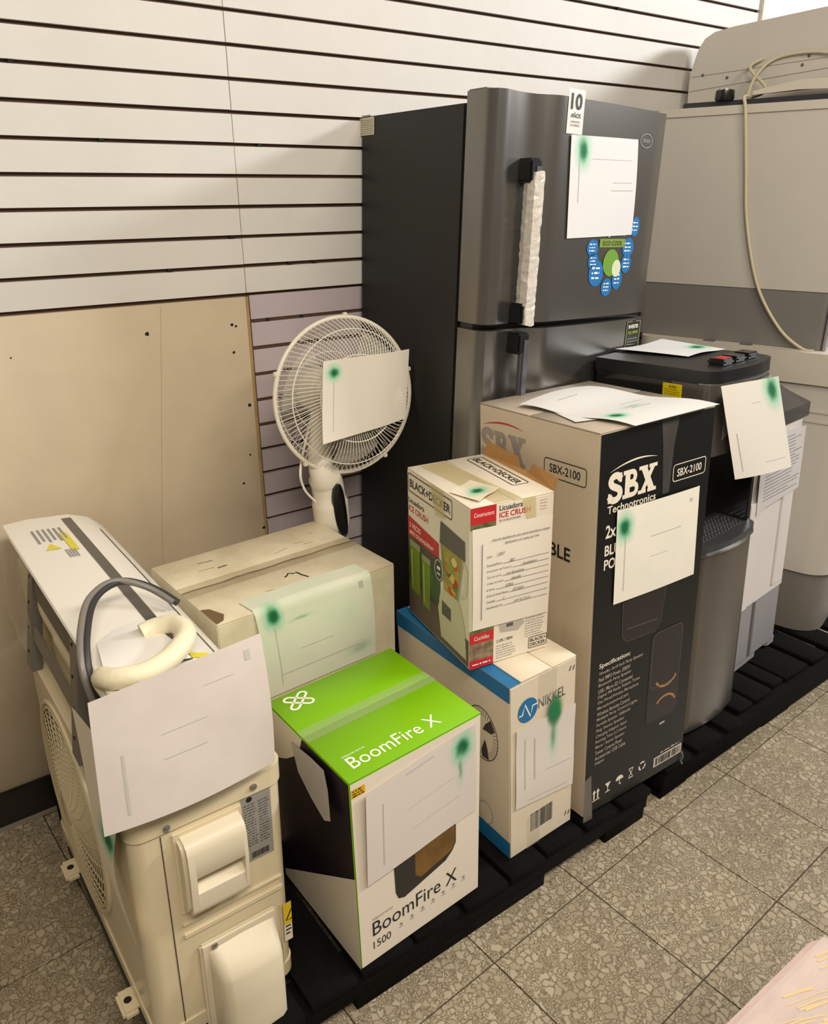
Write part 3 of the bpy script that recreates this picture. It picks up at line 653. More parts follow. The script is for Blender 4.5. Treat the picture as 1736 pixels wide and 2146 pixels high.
# vertical bar handles with black end mounts; the upper one wrapped in crinkled plastic
def handle(z0, z1, parent, wrap):
    hx = .118
    hb = box('handle', (hx-.006, dy(hx)-.046, z0+.012), (hx+.022, dy(hx)-.024, z1-.012), mat('handle_metal', '77777c', .3, metal=.7), parent, .006)
    for zz in (z0, z1-.055):
        box('handle_mount', (hx-.020, dy(hx)-.044, zz), (hx+.022, dy(hx)+.012, zz+.055), m_dark, hb, .006)
    if wrap:
        R = random.Random(5); vs, fs = [], []; nz = 40
        pr = [(-.008, -.012), (-.011, -.028), (-.008, -.050), (.010, -.054), (.026, -.048), (.026, -.018)]
        for k in range(nz+1):
            z = z0+.0+(z1-z0-.03)*k/nz
            for a, b in pr: vs.append((hx+a+R.uniform(-.0012, .0012), dy(hx)+b+R.uniform(-.0015, .0015), z+R.uniform(-.003, .003)))
        n = len(pr)
        for k in range(nz):
            for i in range(n): j = (i+1) % n; fs.append((k*n+i, k*n+j, (k+1)*n+j, (k+1)*n+i))
        mobj('plastic_wrap', vs, fs, mat('crinkled_plastic', 'cfc9bf', .22, coat=.7, bump=.4, bscale=45), hb)
handle(1.205, 1.600, du, True); handle(.78, 1.186, dl, False)
# stickers
st = on_door(cols(.224, 1.662, .284, 1.761, 2), 'warranty_sticker', mat('sticker_white', 'dad7d2', .35), du)
text('lettering', '10', DF, 0.233, 1.716, .041, .036, m_black, st, .025, off=.002)
text('lettering', 'AÑOS', DF, 0.235, 1.698, .037, .012, m_black, st, .015, off=.002)
text('lettering', 'GARANTÍA', DF, 0.236, 1.687, .035, .0055, m_black, st, .0, off=.002)
text('lettering', 'EN COMPRESOR', DF, 0.236, 1.679, .035, .0045, m_black, st, .0, off=.002)
decal('badge_ring', stroke(ell(.566, 1.668, .030, .017, 30), .0016, True), DF, mat('badge_silver', 'c9cacd', .3, metal=.6), du, .001)
text('lettering', 'CROSLEY', DF, .545, 1.664, .042, .008, mat('badge_silver', 'c9cacd'), du, .005, off=.001)
m_sblue = mat('blue_sticker', '1f6fb2', .35)
for (a, b, ru, rv) in ((.390, 1.385, .024, .022), (.415, 1.318, .032, .034), (.468, 1.280, .024, .024), (.515, 1.300, .024, .028), (.552, 1.342, .024, .026), (.553, 1.385, .028, .026), (.578, 1.440, .022, .026), (.398, 1.350, .022, .022)):
    s_ = decal('blue_bubble_sticker', [ell(a-.02, b+.008, ru, rv, 22)], DF, m_sblue, du, .0008)
    decal('sticker_print', scribble_lines(None, a-.02-ru*.6, b+.008+rv*.35, a-.02+ru*.6, 3, rv*.38, rv*.16, int(a*999)), DF, m_wprint, s_, .0014)
ap = decal('green_apple_sticker', [ell(.458, 1.353, .036, .036, 26), ], DF, mat('apple_green', '6c9a3a', .35), du, .0012)
decal('apple_half_picture', [ell(.485, 1.338, .021, .023, 22)], DF, mat('apple_pale', 'cfd8b4', .35), ap, .0018)
gs = decal('green_label_sticker', [rect(.398, 1.394, .515, 1.416)], DF, mat('label_green', '7c9440', .35), du, .0016)
text('lettering', 'ECO COOL', DF, .412, 1.399, .09, .012, mat('olive_ink', '3a4a20', .4), gs, .01, off=.0022)
text('lettering', '+ Qualitas', DF, .400, 1.420, .115, .024, m_wprint, du, .0, .2, off=.0016)
en = decal('energy_label', cols(.575, 1.07, .655, 1.185, 2), DF, mat('label_black', '1c1d18', .3), dl, .0008)
decal('label_border', stroke(rect(.577, 1.072, .653, 1.183), .003, True), DF, mat('label_line', '9aa06a', .4), en, .0014)
text('lettering', 'INVERTER', DF, .586, 1.163, .056, .011, m_wprint, en, .015, off=.0016)
text('lettering', 'FULL RANGE', DF, .586, 1.147, .056, .009, mat('lime_ink', '9db52a', .4), en, .01, off=.0016)
decal('print_lines', scribble_lines(None, .586, 1.132, .645, 6, .009, .003, 77), DF, m_ink, en, .0016)
Fl = left(d)
nt_ = decal('notice_sticker', [rect(d-.541, 1.671, d-.467, 1.716)], Fl, mat('sticker_cream', 'cfc6ac', .5), fr, .0010)
decal('print_lines', scribble_lines(Fl, d-.536, 1.708, d-.472, 7, .0055, .002, 31, .95), Fl, m_ink, nt_, .0014)
decal('sticker_heading', [rect(d-.53, 1.718, d-.485, 1.722)], Fl, m_ink, fr, .0010)

# ------------------------------------------------------------------ water dispenser
loc, rot_ = lean(1.79, -1.0, .124, .06, -.02, .036)
ds = thing('water_dispenser', 'black water dispenser with silver lower front and tap buttons on top', 'water dispenser', loc, rot_)
w, d, h = .30, .375, 1.11
m_dsb = mat('gloss_black', '1b1b1d', .16, coat=.6); m_silver = mat('silver_panel', '7d7873', .26, metal=.85, bump=.015, bscale=40)
m_top = mat('dispenser_top', '1b1b1d', .35)
def fpoly(r, bow, y0=0, n=6):    # plan outline with rounded, bowed front
    o = []
    for k in range(n+1): a = math.radians(180+90*k/n); o.append((r+r*math.cos(a), y0+r+r*math.sin(a)))
    for k in range(1, 8): t = k/8; o.append((r+(w-2*r)*t, y0-bow*math.sin(math.pi*t)))
    for k in range(n+1): a = math.radians(270+90*k/n); o.append((w-r+r*math.cos(a), y0+r+r*math.sin(a)))
    return o
def solid(name, outline, z0, z1, mm, parent, back=None, ang=35):
    P = outline+([(w, back), (0, back)] if back is not None else [])
    n = len(P); vs = [(x, y, z) for z in (z0, z1) for x, y in P]
    fs = [(i, (i+1) % n, n+(i+1) % n, n+i) for i in range(n)]+[tuple(range(n))[::-1], tuple(range(n, 2*n))]
    return shade(mobj(name, vs, fs, mm, parent), ang)
box('cabinet', (0, .12, 0), (w, d, h-.03), m_dsb, ds, .006)
box('side_column', (0, .02, .60), (.022, .125, .90), m_dsb, ds, .004)
box('side_column', (w-.022, .02, .60), (w, .125, .90), m_dsb, ds, .004)
solid('lower_panel', fpoly(.035, .012), .012, .600, m_silver, ds, .125)
lp = solid('drip_tray', fpoly(.035, .016, -.006), .604, .626, mat('tray_grey', '4a4a4c', .3, metal=.4), ds, .125)
solid('tray_rim', fpoly(.035, .018, -.008), .598, .604, mat('chrome', 'd5d5d5', .12, metal=1), lp, .05)
vs, fs = [], []
for i in range(14):
    for j in range(5):
        cage_tube(vs, fs, [(.04+.016*i+(j % 2)*.008, .022+.018*j, .627), (.04+.016*i+.008+(j % 2)*.008, .030+.018*j, .6275)], .0018, 4)
mobj('tray_grille', vs, fs, mat('grille_grey', '9a9a9c', .3, metal=.5), lp)
solid('upper_front', fpoly(.035, .012), .885, 1.075, mat('front_smoke', '5b5754', .22, metal=.4, coat=.5), ds, .125)
tp = solid('top_cover', fpoly(.05, .014, -.004), 1.075, h, m_top, ds, d, 35)
solid('chrome_lip', fpoly(.05, .016, -.006), 1.072, 1.078, mat('chrome', 'd5d5d5'), ds, .06)
for k, mm in enumerate((mat('button_red', 'b3272a', .3), m_dark, m_dark)):
    b0 = box('tap_button', (.085+.062*k, .028, h), (.137+.062*k, .082, h+.016), m_dark, ds, .006)
    if k == 0: box('button_inlay', (.092, .036, h+.0155), (.130, .066, h+.018), mm, b0, .001)
for k in range(2):
    t0 = lathe('tap', [(.011, 0), (.014, .012), (.014, .035), (.011, .045)], m_dark, ds, 14, (.10+.1*k, .07, .845))
Fl = left(d)
ys = decal('yellow_notice', [rect(d-.150, 1.032, d-.092, 1.068)], Fl, mat('notice_yellow', 'd9c400', .45), ds, .0012)
text('lettering', 'AVISO', Fl, d-.132, 1.056, .024, .007, m_black, ys, .01, off=.0018)
decal('print_lines', scribble_lines(Fl, d-.144, 1.051, d-.098, 3, .006, .002, 8), Fl, mat('ochre_ink', '8a7a10', .5), ys, .0018)
mobj('plastic_film', [(.03, -.014, 1.06), (.25, -.016, 1.068), (.262, -.016, 1.03), (.20, -.017, 1.01), (.03, -.014, .93)], [(0, 1, 2, 3, 4)], mat('film_clear', 'ffffff', .1, alpha=.12, coat=1, bump=.4, bscale=14), ds)

# ------------------------------------------------------------------ small washing machine
loc, rot_ = lean(2.205, -.887, .121, .1, -.01, .045)
sw = thing('small_washing_machine', 'narrow white washing machine with dark control lid and grey base', 'washing machine', loc, rot_)
w, d, h = .350, .365, .845
m_swh = mat('washer_white', 'd3ccc6', .4, var=.03); m_swg = mat('washer_grey', '8e8b8d', .42)
def rbox(name, x0, x1, y0, y1, z0, z1, r, mm, parent, taper=0):
    P = rrect(x0, y0, x1, y1, r, 6); cx, cy = (x0+x1)/2, (y0+y1)/2; n = len(P)
    vs = [(cx+(x-cx)*(1+t), cy+(y-cy)*(1+t), z) for z, t in ((z0, 0), (z1, taper)) for x, y in P]
    fs = [(i, (i+1) % n, n+(i+1) % n, n+i) for i in range(n)]+[tuple(range(n))[::-1], tuple(range(n, 2*n))]
    return shade(mobj(name, vs, fs, mm, parent), 40)
rbox('base', .004, w-.004, .004, d-.004, .02, .245, .03, m_swg, sw)
for (x0, x1) in ((.004, .20), (.275, w-.004)): rbox('foot', x0, x1, .004, .12, 0, .022, .02, m_swg, sw)
rbox('tub_body', 0, w, 0, d, .24, h, .03, m_swh, sw)
rbox('front_rib', .006, .055, -.008, .03, .245, .62, .006, m_swh, sw)
rbox('front_rib', .235, .31, -.006, .03, .265, .61, .006, m_swh, sw)
rbox('base_rib', .125, .14, -.002, .02, .03, .24, .004, mat('rib_dark', '6c6a6c', .5), sw)
# dark sloping control lid
P = [(.0, 0), (.0, d)]
vs = []
for x0, x1, y, z in ((-.004, w+.004, -.006, h), (-.004, w+.004, -.006, h+.045), (.010, w-.010, .060, h+.075), (.022, w-.022, .20, h+.150), (.03, w-.03, .25, h+.155), (.02, w-.02, d, h+.13), (-.004, w+.004, d, h)):
    vs += [(x0, y, z), (x1, y, z)]
n = 7; fs = [(2*i, 2*i+1, 2*((i+1) % n)+1, 2*((i+1) % n)) for i in range(n)]+[tuple(2*i for i in range(n)), tuple(2*i+1 for i in range(n))[::-1]]
cl = mobj('control_lid', vs, fs, mat('washer_dark', '3a3939', .3, coat=.3), sw)
mobj('display', [(.10, .085, h+.0896), (.27, .085, h+.0896), (.255, .130, h+.1136), (.115, .130, h+.1136)], [(0, 1, 2, 3)], mat('display_beige', 'b5b0a4', .3), cl)
mobj('brand_print', [(.19, .160, h+.1300), (.25, .160, h+.1300), (.248, .166, h+.1330), (.19, .166, h+.1330)], [(0, 1, 2, 3)], m_wprint, cl)
# leaflet in a clear sleeve taped to the front
F = front(-.009)
lf = decal('leaflet', [[(.07, .835), (.335, .815), (.335, .60), (.10, .590), (.04, .575), (.035, .80)]], F, mat('leaflet_paper', 'cfc9c6', .3, coat=.4), sw, .001)
decal('print_lines', scribble_lines(F, .075, .800, .325, 17, .0115, .004, 55, .7), F, m_ink, lf, .0016)
decal('sleeve_gloss', [[(.20, .60), (.33, .63), (.33, .60), (.25, .575)]], F, mat('film_clear', 'ffffff'), lf, .002)

# ------------------------------------------------------------------ two stacked twin-tub washing machines
m_tub = mat('washer_cream', 'd0c8ba', .42, var=.03); m_tubg = mat('washer_base_grey', '7d7770', .45); m_shell = mat('washer_shell', 'c9c3ba', .4, var=.03)
lw_ = thing('twin_tub_washer', 'cream twin-tub washing machine with grey foot standing on pallet', 'washing machine', (2.70, -.93, .115), (0, 0, .27), 'stacked twin-tub washing machines')
rbox('base', .01, .42, .01, .79, 0, .24, .10, m_tubg, lw_)
rbox('body', 0, .43, 0, .80, .24, .93, .10, m_shell, lw_)
for zz in (.80, .835): rbox('body_rib', -.004, .434, -.004, .804, zz, zz+.008, .10, m_shell, lw_)
rbox('top_rim', -.012, .44, -.012, .812, .93, 1.035, .06, m_tub, lw_)
for yy in (.40, .53):
    box('screw_bracket', (.014, yy, 1.035), (.040, yy+.04, 1.041), mat('rib_dark', '6c6a6c'), lw_, .002)

uw = thing('twin_tub_washer', 'pale grey twin-tub washing machine with knob stacked on cream one', 'washing machine', (2.70, -.745, 1.151), (0, 0, .27), 'stacked twin-tub washing machines')
m_ub = mat('washer_dark_grey', '7c7874', .45)
rbox('base', 0, .36, 0, .66, 0, .19, .02, m_ub, uw)
rbox('body', -.003, .363, -.003, .663, .19, .742, .02, m_shell, uw)
rbox('top_rim', -.008, .368, -.008, .668, .742, .768, .02, m_tub, uw)
rbox('corner_panel', -.004, .02, -.012, .0, .0, .17, .004, m_swg, uw)
# console: dark strip, knob, cream lid
box('console_strip', (.06, .06, .768), (.22, .60, .79), mat('console_dark', '33333c', .3), uw, .004)
kb = lathe('knob', [(.030, 0), (.032, .006), (.030, .03), (.024, .032)], m_dark, uw, 24, (.055, .455, .79))
lathe('knob_cap', [(.024, 0), (.024, .003), (.018, .005)], mat('chrome_cap', 'd8d2cc', .2, metal=.6), kb, 24, (.055, .455, .822))
vs = [(.05, -.02, .800), (.05, .22, .806), (.05, .36, .800), (.20, .36, .815), (.20, .22, .83), (.20, -.02, .825), (.05, -.02, .822), (.05, .22, .835), (.05, .36, .812), (.20, .36, .83), (.20, .22, .85), (.20, -.02, .845)]
mobj('lid', vs, [(0, 1, 2, 3, 4, 5), (6, 11, 10, 9, 8, 7), (0, 6, 7, 1), (1, 7, 8, 2), (2, 8, 9, 3), (3, 9, 10, 4), (4, 10, 11, 5), (5, 11, 6, 0)], m_tub, uw)
# rounded back hood
hood = []
for k in range(9): a = math.radians(90+90*k/8)
prof = [(-.06, .768), (.655, .768), (.66, .88), (.652, .93), (.636, .985), (.618, 1.012), (.585, 1.03), (.52, 1.040), (.23, 1.064), (-.06, 1.085)]
n = len(prof); vs = [(x, y, z) for x in (.25, .34) for y, z in prof]
fs = [(i, (i+1) % n, n+(i+1) % n, n+i) for i in range(n)]+[tuple(range(n)), tuple(range(n, 2*n))[::-1]]
hd = shade(mobj('hood', vs, fs, m_shell, uw), 30)
FH = Fr((.25, 0, 0), (0, -1, 0), (0, 0, 1))
decal('hood_seam', stroke([(-.655, .845), (.06, .905)], .0022)+stroke([(-.652, .892), (.06, .93)], .0018), FH, mat('seam_shadow', '8d8272', .7), hd, .0008)
for (y, z) in ((.611, .896), (.5216, .8815), (.272, .900), (.255, .9255)):
    lathe('screw', [(.005, 0), (.005, .002), (.003, .003)], mat('screw_grey', '6a645a', .4, metal=.5), hd, 10, (.25, y, z), (-1, 0, 0))
# power cord over the side and across the top
P = [(.24, .40, .93), (.20, .43, .90), (.18, .36, .83), (.10, .37, .80), (.02, .372, .795), (-.010, .368, .785), (-.018, .356, .748), (-.014, .33, .575), (-.013, .307, .425), (-.013, .264, .271), (-.013, .216, .162), (-.013, .136, .056), (-.016, .060, .004), (-.02, .02, .0)]
tube('power_cord', spline(P, 6), .0055, mat('cord_cream', 'cdc3a4', .45), uw, 8)
P = [(.06, .38, .80), (.18, .40, .87), (.235, .36, .925), (.238, .24, .935), (.236, .10, .91), (.236, -.04, .905)]
tube('power_cord', spline(P, 6), .005, mat('cord_cream', 'cdc3a4'), uw, 8)

# ------------------------------------------------------------------ outdoor air conditioner
loc, rot_ = lean(.20, -.985, .150, .0076, .0188, 0)
ac = thing('outdoor_ac_unit', 'cream outdoor air conditioner unit with round fan grille and service covers', 'air conditioner', loc, rot_)
w, d, h = .29, .715, .53
m_ac = mat('ac_cream', 'd5c7a6', .33, coat=.2, bump=.008); m_ac2 = mat('ac_cover', 'd9ceb4', .42)
rbox('cabinet', 0, w, 0, d, 0, h-.04, .028, m_ac, ac)
tc = rbox('top_cover', -.004, w+.004, -.004, d+.004, h-.045, h-.004, .032, m_ac, ac)
rbox('top_plate', .01, w-.01, .01, d-.01, h-.005, h, .026, m_ac, tc)
rbox('base_tray', -.003, w+.003, -.003, d+.003, -.012, .022, .03, m_ac, ac)
def bx(name, a, b, mm=m_ac, par=ac, bev=.003): return box(name, a, b, mm, par, bev)
bx('side_seam', (.052, -.0015, .02), (.055, .002, h-.05), mat('seam_brown', '7d7053', .7))
bx('panel_ridge', (.07, -.004, .285), (.205, .003, .475))
bx('panel_ridge', (.07, -.004, .225), (.275, .003, .240)); bx('panel_ridge', (.07, -.004, .255), (.275, .003, .266))
bx('panel_ridge', (.262, -.004, .02), (.268, .003, .19))
# handle cover: hollow grip
def yzprism(name, prof, x0, x1, mm, par):
    n = len(prof); vs = [(x, y, z) for x in (x0, x1) for y, z in prof]
    return shade(mobj(name, vs, [(i, (i+1) % n, n+(i+1) % n, n+i) for i in range(n)]+[tuple(range(n)), tuple(range(n, 2*n))[::-1]], mm, par), 45)
full = [(.002, .297), (-.026, .299), (-.034, .306), (-.036, .316), (-.040, .392), (-.038, .44), (-.033, .455), (-.022, .462), (.002, .464)]
scoop = [(.002, .297), (-.026, .299), (-.034, .306), (-.036, .316), (-.036, .350), (-.006, .366), (-.006, .392), (-.036, .386), (-.040, .392), (-.038, .44), (-.033, .455), (-.022, .462), (.002, .464)]
hc = yzprism('handle_cover', scoop, .096, .188, m_ac2, ac)
yzprism('cover_cheek', full, .084, .0961, m_ac2, hc); yzprism('cover_cheek', full, .1879, .195, m_ac2, hc)
yzprism('cover_cheek', [(y*.72, .38+(z-.38)*.94) for y, z in full], .078, .0841, m_ac2, hc)
# valve cover with a bulging box
vc = bx('valve_cover', (.095, -.010, -.03), (.255, .002, .195), m_ac2, ac, .005)
vs = []; rowsv = ((.174, -.011), (.168, -.020), (.150, -.042), (.136, -.056), (.122, -.062), (.06, -.065), (-.03, -.066)); cv = ((.110, 0), (.114, .55), (.122, .88), (.135, 1), (.18, 1.05), (.228, 1), (.240, .88), (.246, .55), (.249, 0))
for z, y in rowsv:
    for x, q in cv: vs.append((x, -.008+(y+.008)*q, z+(.006*(1-((x-.18)/.07)**2) if z > .1 else 0)))
nc = len(cv); fs = [(i+nc*r, i+1+nc*r, i+1+nc*(r+1), i+nc*(r+1)) for r in range(len(rowsv)-1) for i in range(nc-1)]+[tuple(range(nc)), tuple(range(nc*(len(rowsv)-1), nc*len(rowsv)))[::-1]]
shade(mobj('valve_box', vs, fs, m_ac2, vc), 50)
m_steel = mat('screw_steel', 'b5b2ac', .25, metal=.9)
def screw(x, z, par, y=0): return lathe('screw', [(.007, 0), (.007, .003), (.004, .005)], m_steel, par, 12, (x, y, z), (0, -1, 0))
screw(.065, .495, tc, -.004); screw(.228, .502, tc, -.004); screw(.123, .183, vc, -.010)
F = front(-.001)
lb = decal('rating_plate', [rect(.203, .330, .262, .486)], F, mat('plate_grey', '8f8b84', .5), ac, .0006)
decal('plate_logo', [ell(.219, .475, .006, .006, 14)], F, m_black, lb, .0012)
decal('print_lines', scribble_lines(F, .207, .462, .233, 16, .0063, .0022, 61, .8)+scribble_lines(F, .236, .462, .258, 16, .0063, .0022, 62, .7), F, mat('plate_ink', '45423d', .6), lb, .0012)
decal('barcode', barcode(.216, .336, .252, .350, 4), F, m_black, lb, .0012)
wl = decal('warning_label', [rect(.272, .08, .29, .182)], F, mat('label_white', 'dcd6c6', .5), ac, .0008)
decal('warning_triangle', [rect(.272, .125, .29, .182)], F, mat('warning_yellow', 'd8b81a', .5), wl, .0012)
decal('warning_symbol', stroke([(.290, .162), (.277, .136), (.290, .136)], .003), F, m_black, wl, .0016)
decal('print_lines', scribble_lines(F, .275, .118, .288, 3, .01, .004, 5), F, m_black, wl, .0014)
# round fan opening on the left face with wire grille
cy, cz, rr = .44, .262, .222
FL = Fr((-.001, 0, 0), (0, -1, 0), (0, 0, 1))
decal('fan_well', [ell(-cy, cz, rr, rr, 48)], FL, mat('fan_dark', '3a3020', .6), ac, .0006)
vs, fs = [], []
def gp(r, a): return Vector((-.004-.014*(1-(r/rr)**2), cy+r*math.cos(a), cz+r*math.sin(a)))
for k in range(17):
    r = rr*(.18+.82*k/16); cage_tube(vs, fs, [gp(r, 2*math.pi*i/48) for i in range(48)], .0016 if k < 16 else .005, 5, True)
for k in range(28):
    a = 2*math.pi*k/28; cage_tube(vs, fs, [gp(rr*(.16+.84*t/6), a+.5*(1-t/6)) for t in range(7)], .0018, 5)
mobj('fan_grille', vs, fs, mat('grille_cream', 'c7b793', .4), ac)
lathe('grille_hub', [(.042, 0), (.042, .006), (.034, .010)], m_ac, ac, 28, (-.012, cy, cz), (-1, 0, 0))
vs, fs = [], []; cage_tube(vs, fs, [Vector((-.002, cy+(rr+.012)*math.cos(2*math.pi*i/56), cz+(rr+.012)*math.sin(2*math.pi*i/56))) for i in range(56)], .007, 6, True)
shade(mobj('grille_ring', vs, fs, m_ac, ac), 80)
for yy in (.135, .56):
    ft = box('mounting_foot', (-.036, yy-.032, -.027), (.04, yy+.032, -.008), m_ac, ac, .006)
    lathe('bolt_hole', [(.008, 0), (.008, .001)], m_hole, ft, 14, (-.018, yy, -.0085))
bx('base_rail', (-.006, .05, -.0345), (.03, .64, -.010), mat('rail_dark', '2a2620', .6))

# ------------------------------------------------------------------ indoor air conditioner lying on top
iu = thing('indoor_ac_unit', 'white indoor split air conditioner lying on its outdoor unit', 'air conditioner', (.232, -.965, .682), (0, 0, .0))
L = .885
m_iu = mat('indoor_white', 'e6e1d6', .3, coat=.25)
prof = [(.028, 0), (.20, 0), (.235, .03), (.246, .075), (.240, .125), (.222, .168), (.192, .198), (.15, .214), (.05, .222), (.018, .219), (.018, .165), (.045, .150), (.045, .028)]
n = len(prof); vs = [(x, y, z) for y in (0, L) for x, z in prof]
fs = [(i, n+i, n+(i+1) % n, (i+1) % n) for i in range(n)]+[tuple(range(n)), tuple(range(n, 2*n))[::-1]]
bodyo = shade(mobj('casing', vs, fs, m_iu, iu), 35)
# overlapping front panel sheet and louvre line
pp = [(.0, .229), (.055, .231), (.150, .222), (.196, .204), (.228, .172), (.2465, .126)]
vs = [(x, y, z) for y in (-.004, L+.004) for x, z in pp]+[(x-.003, y, z-.004) for y in (-.004, L+.004) for x, z in pp]; n = len(pp)
fs = [(i, i+1, n+i+1, n+i) for i in range(n-1)]+[(2*n+i, 3*n+i, 3*n+i+1, 2*n+i+1) for i in range(n-1)]+[(0, n, 3*n, 2*n), (n-1, 3*n-1, 4*n-1, 2*n-1)]+[(i, 2*n+i, 2*n+i+1, i+1) for i in range(n-1)]+[(n+i, n+i+1, 3*n+i+1, 3*n+i) for i in range(n-1)]
shade(mobj('front_panel', vs, fs, m_iu, iu), 40)
def topz(x):
    for (a, b), (c, e_) in zip(pp, pp[1:]):
        if a <= x <= c: return b+(e_-b)*(x-a)/(c-a)
    return pp[-1][1]
class PanelF:
    def __call__(s, a, b, off=0): return Vector((a, b, topz(a)+off+.0004))
PF = PanelF()
decal('dark_strip', [[(.128, .05), (.150, .05), (.150, .86), (.128, .86)]], PF, mat('strip_grey', '4c4a48', .3, coat=.4), iu, .0008)
decal('louvre_gap', [[(.2, .02), (.2055, .02), (.2055, .80), (.2, .80)]], PF, mat('gap_brown', '6a5d4c', .6), iu, .0008)
decal('yellow_sticker', [rect(.100, .64, .116, .76)], PF, mat('sticker_yellow', 'd8c83a', .4), iu, .0010)
decal('warning_symbol', [[(.050, .66), (.082, .66), (.066, .70)]], PF, mat('sticker_yellow', 'd8c83a'), iu, .0010)
decal('print_lines', [rect(.045+.012*i, .71+.01*(i % 2), .050+.012*i, .80) for i in range(6)]+[rect(.086+.006*i, .60, .089+.006*i, .65) for i in range(4)], PF, m_ink, iu, .0010)
decal('yellow_sticker', [rect(.150, .055, .185, .075)], PF, mat('sticker_yellow', 'd8c83a'), iu, .0012)
decal('pen_mark', stroke([(.12, .012), (.135, .02), (.15, .012), (.16, .02), (.175, .012)], .004), PF, m_black, iu, .0012)
# inside of the back: cream insulation, wrapped pipes
box('back_insulation', (.012, .03, .004), (.046, L-.02, .150), mat('insulation', 'cbbd9a', .7, var=.15, bump=.4, bscale=20), iu, .004)
tube('wrapped_pipe', spline([(.028, .62, .15), (.016, .56, .14), (.018, .44, .125), (.02, .30, .12), (.03, .22, .12)], 6), [.02]*12+[.024]*13, mat('pipe_wrap', 'c9bb9c', .7, var=.25, bump=.6, bscale=30), iu, 10)
tube('copper_pipe', spline([(.02, .35, .118), (.012, .26, .11), (.015, .17, .10)], 6), .010, mat('copper_brown', '5a3c28', .4, metal=.5), iu, 10)
# grey steel mounting plate on the back
m_plate = mat('galvanised', '77726a', .4, metal=.55, bump=.02)
def px_(z): return -.040+.050*z/.219
def pbar(name, yt, yb, z0, z1, wd, mm, par, th=.004, ridge=True):
    """flat bar on the slanting plate, from height z0 (y = yb) to z1 (y = yt)"""
    vs = []
    for z, y in ((z0, yb), (z1, yt)):
        for dx in (0, th):
            for dy_ in (-wd/2, wd/2): vs.append((px_(z)+dx, y+dy_, z))
    return mobj(name, vs, [(0, 1, 3, 2), (4, 6, 7, 5), (0, 4, 5, 1), (2, 3, 7, 6), (0, 2, 6, 4), (1, 5, 7, 3)], mm, par)
def prail(name, ya, yb, za, zb, hh, mm, par):
    vs = []
    for y, z in ((ya, za), (yb, zb)):
        for dx in (.002, .006):
            for dz in (-hh/2, hh/2): vs.append((px_(z+dz)+dx, y, z+dz))
    return mobj(name, vs, [(0, 1, 3, 2), (4, 6, 7, 5), (0, 4, 5, 1), (2, 3, 7, 6), (0, 2, 6, 4), (1, 5, 7, 3)], mm, par)
mp = prail('mounting_plate', .64, .18, .185, .185, .05, mat('plate_shadow', '5c554c', .5, metal=.4), iu)
for yt, yb in ((.655, .60), (.30, .215)):
    bar = pbar('plate_bar', yt, yb, -.006, .219, .042, m_plate, mp)
    pbar('bar_flange', yt-.026, yb-.026, -.006, .219, .006, m_plate, bar, .022)
    for q in (.12, .35, .6, .85):
        z = .219*q; y = yb+(yt-yb)*q
        lathe('plate_hole', [(.0045, 0), (.0045, .0006)], m_hole, bar, 10, (px_(z)-.0004, y+.006, z), (-1, 0, 0))
prail('plate_rail', .62, .23, .080, .080, .030, m_plate, mp)
# clear bag hanging over the far back corner
bagv, bagf = [], []; R = random.Random(2)
bp = [(.03, L+.004, .228), (-.008, L+.010, .228), (-.02, L+.012, .10), (-.03, L+.01, -.01)]
nb = 9
for j in range(nb+1):
    y = L+.012-(.30*j/nb)
    for (x, z) in ((.0, .229), (-.012, .20), (-.02, .14), (-.026, .07), (-.034, .01)): bagv.append((x+R.uniform(-.004, .004), y+R.uniform(-.006, .006), z+R.uniform(-.004, .004)))
for j in range(nb):
    for i in range(4): bagf.append((j*5+i, j*5+i+1, (j+1)*5+i+1, (j+1)*5+i))
shade(mobj('plastic_bag', bagv, bagf, mat('bag_clear', 'e9dfcb', .18, alpha=.22, coat=.6, bump=.5, bscale=20), iu), 30)
# insulated hose curled over the near end, and the control cable looped over the casing
hose = [(.045, .06, .10), (.026, .045, .17), (.004, .075, .225), (.012, .034, .246), (.055, .014, .250), (.104, .028, .254), (.150, .075, .255), (.155, .128, .252), (.128, .155, .245), (.098, .158, .240)]
tube('insulated_hose', spline(hose, 6), .0185, mat('hose_foam', 'e8dfc0', .6, var=.08, bump=.15, bscale=40), iu, 16)
tube('hose_fitting', [(.045, .035, .15), (.06, .02, .12), (.075, .01, .085)], [.02, .024, .022], mat('fitting_grey', '9a9186', .4, metal=.4), iu, 14)
cab = [(.0, .10, .10), (-.014, .10, .18), (-.018, .115, .235), (.0, .17, .272), (.04, .25, .292), (.10, .30, .288), (.155, .29, .262), (.19, .25, .234)]
tube('control_cable', spline(cab, 6), .0062, mat('cable_grey', '77726a', .4), iu, 8)
tube('control_cable', spline([(x+.010, y+.004, z-.006) for x, y, z in cab], 6), .0075, mat('cable_black', '2e2c2a', .5), iu, 8)

